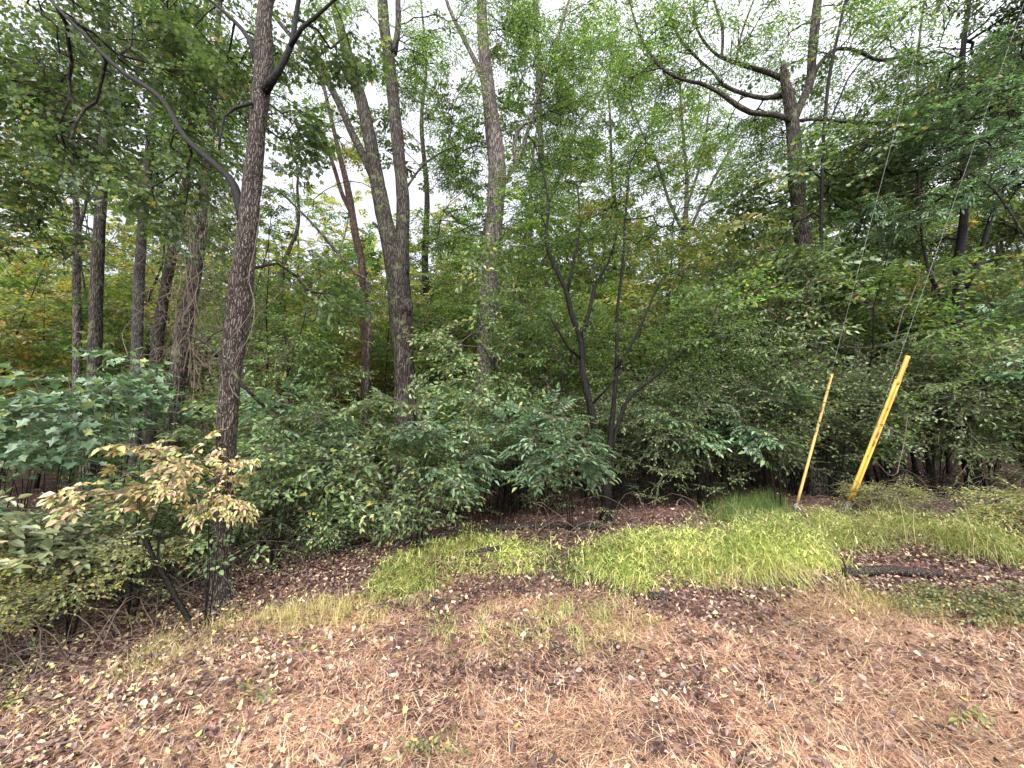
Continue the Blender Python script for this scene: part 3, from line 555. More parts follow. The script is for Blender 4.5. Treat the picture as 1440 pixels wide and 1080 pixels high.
scatter(gen_tree('young_tree', 115, 9, .06, 1.2, 2.6, 190, 'lodbig', 'yellow', 1.0, 'grey', lean=1, tip=.005, step=.8), 'slender yellowish tree in far wood', 'yellowish trees in the far wood', spots(list(range(-160, 1620, 62)), 16, 23, .9, 1.25))
scatter(gen_tree('young_tree', 116, 9, .06, 1.2, 2.6, 190, 'lodbig', 'oak', 1.0, 'dark', lean=1, tip=.005, step=.8), 'slender green tree in far wood', 'green trees in the far wood', spots(list(range(-130, 1620, 75)), 14, 21, .85, 1.2))
scatter(gen_shrub('brushy_bush', 224, 1.3, .65, 85, 'oakw', 'fine', .8, 9, .30, .5, .6), 'brushy bush with narrow leaves', 'brushy bushes among the left stems',
        [(262, 4.7, .9, 1.0, 0), (205, 4.3, .85, .9, 2), (330, 4.9, .85, .9, 3), (120, 4.2, .85, .8, 4), (395, 5.3, .9, 1.0, 5), (700, 6.6, .9, .9, 1), (1160, 7.4, 1, 1.1, 2)])
scatter(gen_shrub('low_bush', 221, .95, .6, 70, 'dog', 'mid', .68, 6, .10, .4, .7), 'low oval-leaved bush', 'low bushes at the wood edge',
        [(px, q.uniform(4.5, 5.6), q.uniform(.6, .95), q.uniform(.8, 1.1), q.uniform(0, 6)) for px in (355, 485, 590)])
scatter(gen_shrub('low_bush', 222, .9, .6, 95, 'fine', 'fine', 1.1, 7, .08, .5, .6), 'low dark small-leaved bush', 'low dark bushes at the wood edge',
        [(px, q.uniform(5.2, 6.3), q.uniform(.7, 1.1), q.uniform(.85, 1.2), q.uniform(0, 6)) for px in (430, 540)])
scatter(gen_shrub('low_bush', 223, .8, .5, 60, 'oakw', 'olive', .75, 6, .06, .5, .6), 'low pale narrow-leaved bush', 'low pale bushes',
        [(px, q.uniform(5.4, 6.6), q.uniform(.7, 1.1), q.uniform(.85, 1.2), q.uniform(0, 6)) for px in (470, 1440)])
scatter(gen_tree('leafy_sapling', 231, 4.6, .022, 1.1, 1.0, 105, 'oakw', 'oak', .85, 'black', lean=2, tip=.0026, step=.35), 'leafy sapling with narrow leaves', 'narrow-leaved saplings',
        spots([365, 410, 735, 760, 790, 915, 965, 1020, 1075, 1200], 6.2, 8.2, .85, 1.15))
scatter(gen_tree('leafy_sapling', 232, 4.4, .022, 1.0, 1.0, 110, 'dog', 'mid', .8, 'black', lean=2, tip=.0026, step=.35), 'leafy sapling with broader leaves', 'broad-leaved saplings',
        spots([390, 700, 730, 940, 1000, 1050, 1110, 1225, 1500], 6.2, 8.2, .85, 1.15))
scatter(gen_tree('mid_tree', 241, 11, .07, 2.6, 2.6, 190, 'lodbig', 'yellow', .95, 'grey', lean=1, tip=.005, step=.7), 'middle-height pale-stemmed yellowish tree', 'yellowish middle-height trees', spots([-150, -40, 30, 130, 225, 300, 385, 600, 720, 840], 13, 19, .8, 1.1))
scatter(gen_tree('mid_tree', 242, 11, .08, 2.8, 2.6, 190, 'lodbig', 'oak', .95, 'dark', lean=1, tip=.005, step=.7), 'middle-height dark-stemmed green tree', 'green middle-height trees', spots([-90, 80, 190, 345, 640, 780, 880, 1090, 1210, 1330, 1420, 1540], 11.5, 17, .8, 1.1))
relabel()

# far wood: one mass of stems and foliage behind everything
q = np.random.RandomState(31); mb = MB(); n = 190
X = q.uniform(-62, 62, n); Y = q.uniform(25, 46, n); Z = gz(X, Y); H = q.uniform(11, 17, n)
cones(mb, np.stack([X, Y, Z - .2], 1), np.stack([X + q.normal(0, .6, n), Y, Z + H], 1), q.uniform(.08, .22, n), np.full(n, .03), 6, 1)
for kind, mi, N in (('lodbig', 0, 4200), ('lodbig', 2, 2600)):
    T = np.stack([q.uniform(-64, 64, N), q.uniform(25, 44, N), np.zeros(N)], 1); u = q.rand(N); T[:, 2] = gz(T[:, 0], T[:, 1]) + .4 + 13.5 * u ** 1.7
    m2 = MB(); place(m2, kind, T, q.normal(0, 1, (N, 3)), 2.6, q)
    for a, m in m2.F: mb.F.append((a + mb.n, mi if m == 0 else 1))
    mb.V += m2.V; mb.n += m2.n
tag(mb.obj('distant_wood', [L['yellow'], BK['grey'], L['oak']]), 'pale yellow green mass of the wood far behind the nearer trees', 'woodland', kind='stuff')

# ------------------------------------------------------------------ ground
def groundmesh():
    def axis(lo, hi, f0, f1, fine, mx):
        a = list(np.arange(f0, f1, fine)); s = fine; x = f0
        while x > lo: s = min(s * 1.25, mx); x -= s; a.insert(0, x)
        s = fine; x = a[-1]
        while x < hi: s = min(s * 1.25, mx); x += s; a.append(x)
        return np.array(a)
    xs = axis(-150, 150, -7, 7, .06, 12); ys = axis(-60, 180, 1.2, 7.5, .05, 12)
    XX, YY = np.meshgrid(xs, ys); q = np.random.RandomState(2)
    ZZ = gz(XX, YY) + q.normal(0, .006, XX.shape) * ((np.abs(XX) < 7) & (YY < 8))
    V = np.stack([XX.ravel(), YY.ravel(), ZZ.ravel()], 1); nx = len(xs); i, j = np.meshgrid(np.arange(nx - 1), np.arange(len(ys) - 1)); a = (j * nx + i).ravel()
    mb = MB(); mb.add(V, [(np.stack([a, a + 1, a + nx + 1, a + nx], 1), 0)])
    m, nt, b, out = nodes('forest_soil'); tc = nt.nodes.new('ShaderNodeTexCoord')
    v = nt.nodes.new('ShaderNodeTexVoronoi'); v.inputs['Scale'].default_value = 26; n1 = noise(nt, 9, 6, tc.outputs['Object'], .7)
    ad = nt.nodes.new('ShaderNodeVectorMath'); ad.operation = 'MULTIPLY_ADD'; ad.inputs[1].default_value = (.12,) * 3; lk(nt, n1.outputs['Color'], ad.inputs[0]); lk(nt, tc.outputs['Object'], ad.inputs[2]); lk(nt, ad.outputs[0], v.inputs['Vector'])
    sp = nt.nodes.new('ShaderNodeSeparateColor'); lk(nt, v.outputs['Color'], sp.inputs[0])
    rp = ramp(nt, [(0, (.035, .018, .015)), (.45, (.085, .045, .038)), (.75, (.15, .078, .065)), (1, (.24, .15, .12))]); lk(nt, sp.outputs[0], rp.inputs[0])
    n2 = noise(nt, 1.3, 4, tc.outputs['Object']); r2 = ramp(nt, [(.35, (.55, .5, .5)), (.7, (1.15, 1.05, .95))]); lk(nt, n2.outputs['Fac'], r2.inputs[0])
    mx = nt.nodes.new('ShaderNodeMix'); mx.data_type = 'RGBA'; mx.blend_type = 'MULTIPLY'; mx.inputs[0].default_value = 1; lk(nt, rp.outputs[0], mx.inputs[6]); lk(nt, r2.outputs[0], mx.inputs[7])
    lk(nt, mx.outputs[2], b.inputs['Base Color']); b.inputs['Roughness'].default_value = .8
    bu = nt.nodes.new('ShaderNodeBump'); bu.inputs['Strength'].default_value = .8; bu.inputs['Distance'].default_value = .02; lk(nt, v.outputs['Distance'], bu.inputs['Height']); lk(nt, bu.outputs[0], b.inputs['Normal'])
    tag(mb.obj('ground', [m]), kind='structure')
groundmesh()
def vn(x, y, s, seed=0):                                       # smooth value noise, 0..1
    x = x / s + seed * 17.3; y = y / s + seed * 5.1; xi = np.floor(x).astype(int); yi = np.floor(y).astype(int); fx = ss(x - xi); fy = ss(y - yi)
    h = lambda a, b: np.mod(np.sin(a * 127.1 + b * 311.7 + seed) * 43758.5453, 1)
    return (h(xi, yi) * (1 - fx) + h(xi + 1, yi) * fx) * (1 - fy) + (h(xi, yi + 1) * (1 - fx) + h(xi + 1, yi + 1) * fx) * fy
def pixmap(pts):                                               # outline on the ground from picture corners
    return np.array([G(*p)[:2] for p in pts])
def inside(poly, x, y):
    c = np.zeros(len(x), bool); n = len(poly)
    for i in range(n):
        x0, y0 = poly[i]; x1, y1 = poly[i - 1]
        w = ((y0 > y) != (y1 > y)) & (x < (x1 - x0) * (y - y0) / (y1 - y0 + 1e-12) + x0); c ^= w
    return c
CLEAR = pixmap([(-500, 1079), (-300, 1000), (0, 965), (120, 930), (220, 895), (330, 868), (470, 848), (560, 838), (640, 812), (720, 818), (800, 830), (900, 842), (1010, 838), (1100, 828), (1200, 838), (1300, 862), (1440, 890), (1800, 930), (2300, 1079)])
CLEAR = np.vstack([CLEAR, [[9, 1.0], [-9, 1.0]]])
def blades(N, x, y, q, L0, L1, w, up, curl, segs, lift=0.0, ang=None, zoff=0.0):
    """grass blades or straws: strips that start at x,y, rise by up and bend over by curl"""
    N = len(x); a = q.uniform(0, 6.28, N) if ang is None else ang; l = q.uniform(0, 1, N) * (L1 - L0) + L0; e = np.clip(q.normal(up, .18 + .2 * (up > .5), N), -.1, 1.5)
    P = np.stack([x, y, gz(x, y) + zoff + q.uniform(0, lift, N) if lift else gz(x, y) + zoff], 1); V = []
    cu = q.normal(curl, abs(curl) * .35 + .1, N); tw = q.normal(0, .35, N); ww = w * q.uniform(.7, 1.3, N)
    for i in range(segs + 1):
        t = i / segs; d = np.stack([-np.sin(a), np.cos(a), np.zeros(N)], 1) * (ww * (1 - .85 * t ** 1.5) / 2)[:, None]
        V.append(P + d); V.append(P - d)
        P = P + np.stack([np.cos(a) * np.cos(e), np.sin(a) * np.cos(e), np.sin(e)], 1) * (l / segs)[:, None]
        e = e - cu / segs; a = a + tw / segs
        fl = gz(P[:, 0], P[:, 1]) + .003; P[:, 2] = np.maximum(P[:, 2], fl)
    V = np.stack(V, 1); f = np.array([[2 * i, 2 * i + 1, 2 * i + 3, 2 * i + 2] for i in range(segs)])
    return V.reshape(-1, 3), (f[None] + (np.arange(N) * 2 * (segs + 1))[:, None, None]).reshape(-1, 4)
def trap(N, q, y0, y1, k=1.45, pw=1.0):                        # points over the visible ground, denser when near
    y = y0 + (y1 - y0) * q.rand(N) ** pw; x = q.uniform(-1, 1, N) * (y * k + .35); return x, y
q = np.random.RandomState(41)
# dry straw
strawm = leafmat('dry_straw', [(0, (.07, .033, .023)), (.25, (.24, .120, .080)), (.55, (.42, .24, .155)), (.88, (.64, .45, .31)), (.97, (.72, .60, .42)), (1, (.34, .34, .13))], rough=.6, trans=.15, spec=.3, tint=(1, .9, .7), objvar=0)
x, y = trap(400000, q, 1.7, 5.4, pw=1.25)
den = .12 + .88 * ss((vn(x, y, .55, 1) * .5 + vn(x, y, .15, 2) * .5 - .30) / .32)
den *= .15 + .85 * ss((x * .8 + y * .0 + 2.9 - .15 * (y - 2)) / 1.1)          # thins out into leaf litter on the left
w = inside(CLEAR, x + q.normal(0, .07, len(x)), y + q.normal(0, .07, len(y))) & (q.rand(len(x)) < den); x, y = x[w], y[w]
BP = [pixmap([(870, 822), (960, 815), (1120, 812), (1150, 830), (1060, 862), (960, 880), (890, 856)]), pixmap([(560, 838), (620, 806), (740, 806), (830, 812), (800, 838), (700, 842), (620, 868), (540, 862)]), pixmap([(1170, 800), (1460, 800), (1460, 835), (1250, 835)])]
w = ~((inside(BP[0], x, y) | inside(BP[1], x, y) | inside(BP[2], x, y)) & (q.rand(len(x)) < .88)); x, y = x[w], y[w]
an = vn(x, y, .35, 3) * 12 + vn(x, y, 1.1, 4) * 6 + q.normal(0, 1.5, len(x))
mb = MB(); V, f = blades(0, x, y, q, .03, .14, .0031, .16, .25, 3, lift=.022, ang=an); mb.add(V, [(f, 0)])
tag(mb.obj('dry_straw', [strawm]), 'orange brown mat of dry straw and cut grass over the clearing', 'straw', kind='stuff')
# fallen leaves
def litter(N, x, y, q, s0, s1, lift, tilt):
    m = MB(); V0, f0 = leaf_simple(1, .55, .3, .25); V0 = V0 - [.5, 0, -.02]
    V1 = V0.copy(); V1[:, 2] *= -1.2; V2 = V0.copy(); V2[:, 2] += .5 * (V2[:, 0]) ** 2; V2[:, 1] *= 1.2
    for k, VV in enumerate((V0, V1, V2)):
        w = np.arange(len(x)) % 3 == k; n = w.sum(); a = q.uniform(0, 6.28, n); U = np.stack([q.normal(0, tilt, n), q.normal(0, tilt, n), np.ones(n)], 1); U /= np.linalg.norm(U, axis=1, keepdims=True)
        A = np.stack([np.cos(a), np.sin(a), np.zeros(n)], 1); B = np.cross(U, A); B /= np.linalg.norm(B, axis=1, keepdims=True); A = np.cross(B, U)
        M = np.stack([A, B, U], 2) * q.uniform(s0, s1, n)[:, None, None]; T = np.stack([x[w], y[w], gz(x[w], y[w]) + .006 + q.uniform(0, lift, n)], 1)
        m.inst((VV, [(f0, 0)]), M, T)
    return m
pale = leafmat('fallen_pale', [(0, (.50, .40, .17)), (.45, (.62, .56, .30)), (.7, (.50, .50, .14)), (.88, (.55, .38, .26)), (.95, (.55, .14, .09)), (1, (.5, .1, .08))], rough=.5, trans=.15, tint=(1, .95, .7), objvar=0)
brown = leafmat('fallen_brown', [(0, (.028, .015, .013)), (.4, (.085, .045, .038)), (.75, (.175, .10, .083)), (.92, (.34, .23, .18)), (1, (.58, .47, .26))], rough=.42, trans=.1, spec=.55, tint=(1, .8, .6), objvar=0)
x, y = trap(13000, q, 1.7, 5.0, pw=1.2); pr = .03 + .50 * ss((-x - .4) / 2.2) ; w = (q.rand(len(x)) < pr) & ((y < 4.4) | (x < 0)); x, y = x[w], y[w]
tag(litter(0, x, y, q, .016, .052, .035, .45).obj('fallen_leaves', [pale]), 'pale yellow and red fallen leaves scattered on the clearing, thickest at left', 'fallen leaves', kind='stuff')
x, y = trap(75000, q, 1.7, 5.6, pw=1.1); cl = inside(CLEAR, x, y); pr = np.where(cl, .16 + .40 * ss((vn(x, y, .5, 6) - .45) / .3) + .6 * ss((-x - .8) / 1.5), 1.0); pr = np.where(inside(BP[0], x, y) | inside(BP[1], x, y), 1.0, pr); w = q.rand(len(x)) < pr; x, y = x[w], y[w]
x2, y2 = trap(80000, q, 4.2, 18, 1.6, pw=1.5)
w = ~inside(CLEAR, x2, y2); x2, y2 = x2[w], y2[w]
tag(litter(0, np.concatenate([x, x2]), np.concatenate([y, y2]), q, .014, .050, .034, .45).obj('leaf_litter', [brown]), 'damp purplish brown leaf litter over the forest floor and bare patches', 'leaf litter', kind='stuff')
# grass
def grassmat(n, cols): return leafmat(n, cols, rough=.45, trans=.4, spec=.4, tint=(1.2, 1.2, .6), objvar=0)
gm = grassmat('lush_grass', [(0, (.04, .07, .02)), (.2, (.13, .20, .045)), (.45, (.32, .40, .10)), (.7, (.54, .58, .20)), (.93, (.70, .66, .30)), (1, (.62, .44, .27))]); gd = grassmat('shaded_grass', [(0, (.05, .10, .025)), (.6, (.10, .18, .045)), (1, (.28, .28, .11))])  # gd: darker copy of the grass, shade put into its colour
gy = grassmat('dry_tuft', [(0, (.22, .20, .07)), (.5, (.38, .34, .14)), (1, (.55, .45, .25))])
def patch(name, label, poly, N, q, mat, L0, L1, w, up, curl, base=0.0, seed=1, edge=.10, clump=.25, leafy=0):
    pg = pixmap(poly); lo = pg.min(0) - .1; hi = pg.max(0) + .1; x = q.uniform(lo[0], hi[0], N); y = q.uniform(lo[1], hi[1], N)
    k = inside(pg, x + q.normal(0, edge, N), y + q.normal(0, edge, N)) & (q.rand(N) < .08 + .92 * ss((vn(x, y, clump, seed) - .28) / .3)); x, y = x[k], y[k]
    cx = np.round(x / .22 + .3 * vn(x, y, .5, 9)) * .22; cy = np.round(y / .22) * .22; an = np.arctan2(y - cy, x - cx) * .7 + q.normal(0, .9, len(x)) + vn(x, y, .6, 5) * 4
    hs_ = .45 + 1.0 * vn(x, y, .32, seed + 20) * (.5 + vn(x, y, .9, seed + 30))
    mb = MB(); lf = (q.rand(len(x)) < leafy) ; ar = ~lf
    V, f = blades(0, x[ar], y[ar], q, L0 * hs_[ar], L1 * hs_[ar], w, up, curl, 5, ang=an[ar], zoff=base); mb.add(V, [(f, 0)])
    if leafy: V, f = blades(0, x[lf], y[lf], q, .05, .13, w * 1.7, .5, 1.3, 3, ang=an[lf] + q.normal(0, 1.5, lf.sum()), zoff=q.rand(lf.sum()) ** .7 * hs_[lf] * L1 * .62); mb.add(V, [(f, 0)])
    tag(mb.obj(name, [mat]), label, 'grass', kind='stuff')
patch('grass_mound', 'lush bright green grass mound on the left with a small log lying in it', [(520, 840), (548, 800), (605, 772), (665, 764), (735, 770), (775, 784), (765, 798), (720, 802), (660, 801), (625, 814), (575, 840)], 40000, q, gm, .08, .32, .0048, .6, 2.6, seed=2, clump=.12, leafy=.15, edge=.10)
patch('grass_mound', 'biggest bright yellow green grass mound in the middle of the clearing edge', [(800, 800), (840, 778), (900, 756), (960, 750), (1040, 764), (1110, 774), (1190, 790), (1175, 804), (1080, 808), (1000, 814), (930, 828), (865, 824)], 66000, q, gm, .12, .42, .005, .6, 2.8, seed=3, clump=.15, leafy=.15, edge=.11)
patch('dead_grass', 'straw coloured dead blades lying through the right part of the biggest mound', [(960, 800), (1000, 772), (1080, 774), (1180, 788), (1170, 806), (1060, 812), (970, 816)], 12000, q, strawm, .10, .34, .0042, .5, 2.2, seed=12, clump=.12)
patch('dead_grass', 'thin dead straw blades poking through the left grass mound', [(530, 838), (600, 776), (740, 772), (760, 800), (640, 806), (580, 840)], 5000, q, strawm, .08, .26, .004, .5, 2.0, seed=13, clump=.12)
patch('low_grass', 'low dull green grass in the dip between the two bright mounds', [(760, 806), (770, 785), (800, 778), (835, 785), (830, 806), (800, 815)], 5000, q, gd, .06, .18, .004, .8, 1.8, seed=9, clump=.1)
patch('tall_grass', 'taller loose straw-tipped grass round the feet of the yellow guards and on to the right edge', [(1040, 775), (1060, 745), (1130, 728), (1230, 728), (1320, 745), (1440, 760), (1600, 770), (1600, 800), (1440, 800), (1330, 776), (1230, 770), (1150, 775)], 60000, q, grassmat('straw_tipped_grass', [(0, (.10, .15, .04)), (.45, (.22, .27, .08)), (.8, (.40, .38, .17)), (1, (.55, .46, .28))]), .18, .50, .005, .95, 2.3, seed=4, leafy=.4)
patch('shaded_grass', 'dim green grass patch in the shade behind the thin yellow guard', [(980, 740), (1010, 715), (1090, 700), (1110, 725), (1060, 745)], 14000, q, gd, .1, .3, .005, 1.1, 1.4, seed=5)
patch('short_grass', 'thin greenish grass strip between the straw and the left shade', [(150, 960), (210, 900), (300, 872), (440, 850), (540, 840), (640, 850), (560, 880), (430, 885), (330, 900), (250, 940)], 26000, q, gy, .05, .15, .0035, .9, 1.1, seed=6, clump=.15)
patch('short_grass', 'sparse short green blades among the straw in the middle', [(600, 880), (700, 850), (860, 850), (930, 900), (760, 930), (640, 920)], 9000, q, gm, .05, .14, .0032, .9, 1.0, seed=7, clump=.12)
patch('short_grass', 'thin dull green blades below the log at right', [(1050, 850), (1120, 822), (1200, 830), (1330, 850), (1500, 860), (1440, 900), (1300, 875)], 14000, q, gy, .05, .15, .0035, .9, 1.1, seed=8, clump=.15)

# low green leafy cover at right
q = np.random.RandomState(51); pg = pixmap([(1250, 852), (1290, 842), (1360, 846), (1460, 835), (1560, 850), (1560, 900), (1430, 892), (1350, 866), (1290, 862)]); lo, hi = pg.min(0), pg.max(0)
x = q.uniform(lo[0], hi[0], 420); y = q.uniform(lo[1], hi[1], 420); k = inside(pg, x, y) & (vn(x, y, .3, 8) > .42); x, y = x[k], y[k]; mb = MB()
place(mb, 'fine', np.stack([x, y, gz(x, y) + q.uniform(.02, .10, len(x))], 1), q.normal(0, 1, (len(x), 3)), .62, q, tilt=.3, flat=1)
tag(mb.obj('ground_ivy', [L['yellow'], BK['twig']]), 'low light green leafy ground cover at the right edge of the straw', 'ground cover', kind='stuff')
# little seedlings in the straw
for i, (px, py, s, l) in enumerate([(357, 990, .5, 'bottom left of centre'), (597, 1052, .5, 'near the bottom edge, left of centre'), (642, 1050, .45, 'near the bottom edge beside another'), (797, 938, .28, 'alone right of centre'), (1128, 880, .3, 'on upper straw below the big grass mound'), (1348, 1012, .6, 'bottom right, the largest'),
                               (1150, 965, .3, 'right of centre in mid straw'), (436, 912, .4, 'left, beside the short grass strip'), (1315, 985, .3, 'just above the largest at bottom right'), (975, 965, .3, 'right of the bottom middle')]):
    p = G(px, py); r = np.random.RandomState(60 + i); n = 4; root = thing('seedling', 'tiny light green seedling in the straw, ' + l, 'seedling', p, 'seedlings in the straw'); mb = MB()
    h = .06 * s / .5; cones(mb, np.array([[0, 0, -.01]] * 3), np.array([[.01, 0, h], [-.012, .01, h * .8], [.01, -.012, h * .9]]), [.0015] * 3, [.001] * 3, 4, 1)
    place(mb, 'broad', r.normal(0, .012, (n, 3)) * [1, 1, .3] + [0, 0, h * .7], r.normal(0, 1, (n, 3)), .22 * s / .5, r, flat=.9); mb.obj('foliage', [L['yellow'], BK['twig']], root)

# ------------------------------------------------------------------ brambles
def bramble(label, px, py, D, w, h, n, seed, leaf='yellow', nl=25, mat='vine', e0=.3):
    q = np.random.RandomState(seed); b = P(px, py, D); b[2] = float(gz(b[0], b[1])); root = thing('bramble', label, 'bramble', b, 'bare bramble tangles'); mb = MB(); ln = []; pp = []
    for i in range(n):
        p = np.array([q.uniform(-w, w), q.uniform(-.4, .4), -.02]); a = q.uniform(0, 6.28); e = q.uniform(e0, 1.45); pts = [p]; m = q.randint(7, 13); st = q.uniform(.07, .15)
        for j in range(m):
            a += q.normal(0, .25); e -= q.uniform(.02, .42) * (1.4 - e0); pts.append(pts[-1] + st * np.array([math.cos(a) * math.cos(e), .55 * math.sin(a) * math.cos(e), math.sin(e) * h])); 
            if pts[-1][2] < .02: pts[-1][2] = .02; e = q.uniform(0, .5)
        ln.append((pts, np.linspace(q.uniform(.003, .006), .0015, len(pts)))); pp += pts[3:]
    tubes(mb, ln, 0, 4); mb.obj('canes', [BK[mat]], root); pp = np.array(pp)[q.permutation(len(pp))[:nl]]; mb = MB(); place(mb, 'fine', pp, q.normal(0, 1, (len(pp), 3)), .7, q)
    mb.obj('leaves', [L[leaf], BK['twig']], root)
bramble('low black thicket of stems behind the wide yellow guard', 1290, 715, 6.3, 1.1, 1.1, 130, 11, 'fine', 24, 'black', .6)
bramble('grey brown tangle of bare canes right of the wide yellow guard', 1265, 730, 5.6, .7, 1.0, 95, 1, 'olive', 14)
bramble('dark tangle of bare canes under the bushes at the right edge', 1390, 735, 5.7, .8, 1.0, 95, 2, 'mid', 14)
bramble('tangle of thin canes at the lower left edge under the pale low shrubs', 40, 850, 3.1, .6, 1.0, 90, 3, 'yellow', 16)
bramble('tangle of thin dark canes in the shade left of the nearest trunk', 180, 830, 3.8, .6, 1.0, 80, 4, 'mid', 12)
bramble('sparse dry stalks behind the gap between the two grass mounds', 790, 760, 5.1, .4, 1.2, 22, 5, 'yellow', 4)
bramble('straggly pale stalks rising from the back of the biggest grass mound', 960, 745, 5.0, .5, 1.4, 26, 6, 'yellow', 4)
bramble('bare twigs between the big burled trunk and the nearest trunk', 400, 780, 5.0, .9, 1.1, 170, 7, 'mid', 30, 'twig', .6)
bramble('dense dark brush between the leaning stick and the nearest trunk', 262, 800, 4.35, .5, 1.2, 130, 12, 'fine', 24, 'twig', .6)
bramble('dark bare twigs below the big burled trunk', 620, 730, 6.0, 1.1, 1.1, 120, 8, 'mid', 30, 'black', .9)
bramble('dark upright twigs in the shade behind the multi-stemmed tree', 790, 735, 6.3, .9, 1.2, 110, 10, 'fine', 26, 'black', .9)
bramble('dark bare twigs in the hollow right of the multi-stemmed tree', 940, 725, 6.4, 1.1, 1.2, 130, 9, 'mid', 30, 'black', .9)

# ------------------------------------------------------------------ logs and sticks
LOGB = barkmat('log_bark', (.030, .024, .020), (.11, .085, .07), 1.4, lichen=(.42, .44, .38), bump=1, blotch=.2)
def log(label, ends, r, seed, name='log', stubs=(), lift=.95, rough=.12):
    q = np.random.RandomState(seed); E = [G(*e) for e in ends]; b = E[0].copy(); mb = MB(); pts = [e - b + [0, 0, r * lift] for e in E]
    sweep(mb, pts, [r * q.uniform(.8, 1.05) for _ in pts], 12, 0, rough, .05, seed, jag=r * .3)
    root = mb.obj(name, [LOGB]); root.location = b; tag(root, label, name.replace('_', ' '))
    for (t, dx, dy, dz, rr) in stubs:
        p = pts[0] * (1 - t) + pts[-1] * t; m = MB(); sweep(m, [p, p + np.array([dx, dy, dz]) * .5 + [.01, 0, 0], p + np.array([dx, dy, dz])], [rr, rr * .8, rr * .4], 7, 0, .1, .03, seed + 1); m.obj('branch_stub', [LOGB], root)
    return root
log('dark lichen-spotted log lying level below the tall grass at right', [(1188, 812), (1250, 809), (1322, 814)], .046, 1, stubs=[(.02, -.03, 0, .13, .010), (.30, .03, .0, .12, .007)])
log('small crooked mossy log lying in the left grass mound', [(655, 792), (680, 786), (705, 782)], .028, 2, lift=3.2)
log('dark stick in the leaf litter at the left end of the left grass mound', [(488, 862), (520, 857), (556, 850)], .016, 3, 'stick')
log('short dark wood chunk in the leaves in front of the left grass mound', [(728, 832), (755, 842)], .018, 4, 'stick')
log('small dark stump of rotten wood left of the middle', [(608, 848), (620, 852)], .028, 5, 'wood_chunk')
log('black rotten wood piece in front of the biggest grass mound', [(912, 842), (942, 846)], .030, 6, 'wood_chunk')
log('long dark fallen trunk lying deep in the shade behind the left grass mound', [(560, 770), (660, 752), (760, 744), (850, 745)], .05, 7, 'fallen_log')
log('grey fallen branch lying between the nearest trunk and the shrubs', [(345, 800), (400, 780), (466, 752)], .03, 8, 'fallen_branch', lift=3)
log('thin pale stick lying on the straw at right', [(1294, 894), (1342, 897)], .005, 9, 'stick', rough=.05)
log('small curved stick on the straw right of the bottom middle', [(1045, 962), (1060, 958), (1076, 961)], .006, 10, 'stick', rough=.05)
log('flat dead root piece by the foot of the nearest left trunk', [(285, 862), (330, 868)], .02, 11, 'wood_chunk')

# ------------------------------------------------------------------ guy wires with yellow guards
def yell(name, a, b, stain):
    m, nt, bs, out = nodes(name); tc = nt.nodes.new('ShaderNodeTexCoord'); n = noise(nt, 3, 5, tc.outputs['Object']); rp = ramp(nt, [(.35, a), (.65, b)]); lk(nt, n.outputs['Fac'], rp.inputs[0])
    n2 = noise(nt, 40, 6, tc.outputs['Object'], .75); r2 = ramp(nt, [(.54, (0, 0, 0)), (.74, (1, 1, 1))]); lk(nt, n2.outputs['Fac'], r2.inputs[0])
    mx = nt.nodes.new('ShaderNodeMix'); mx.data_type = 'RGBA'; lk(nt, r2.outputs[0], mx.inputs[0]); lk(nt, rp.outputs[0], mx.inputs[6]); mx.inputs[7].default_value = (*stain, 1)
    lk(nt, mx.outputs[2], bs.inputs['Base Color']); bs.inputs['Roughness'].default_value = .38; return m
YW = yell('yellow_plastic', (.38, .195, .018), (.50, .28, .03), (.16, .085, .03)); YP = yell('faded_yellow_plastic', (.36, .26, .085), (.46, .33, .10), (.17, .13, .06)); YO = yell('orange_plastic', (.45, .17, .015), (.52, .23, .02), (.22, .09, .02))
STEEL = plain('galvanised_steel', [(.3, (.14, .14, .14)), (.7, (.26, .26, .26))], .6, 60, .2); RUST = plain('rust_stain', [(.3, (.10, .035, .012)), (.7, (.20, .07, .02))], .8, 60)
def profile(mb, A, B, prof, m=0):                               # a closed outline run along the wire
    d = B - A; d /= np.linalg.norm(d); s = np.cross(d, [0, -1, 0]); s /= np.linalg.norm(s); n = np.cross(s, d); p = np.array(prof); k = len(p)   # n points back to the viewer
    o = p[:, :1] * s[None] + p[:, 1:] * n[None]; N = 12; V = np.concatenate([A + (B - A) * t + o for t in np.linspace(0, 1, N)])
    i = np.arange(k); j = (i + 1) % k; f = np.stack([i, j, j + k, i + k], 1); a = (f[None] + (np.arange(N - 1) * k)[:, None, None]).reshape(-1, 4)
    mb.add(V, [(a, m), (np.arange(k)[None, ::-1], m), ((np.arange(k) + (N - 1) * k)[None], m)])
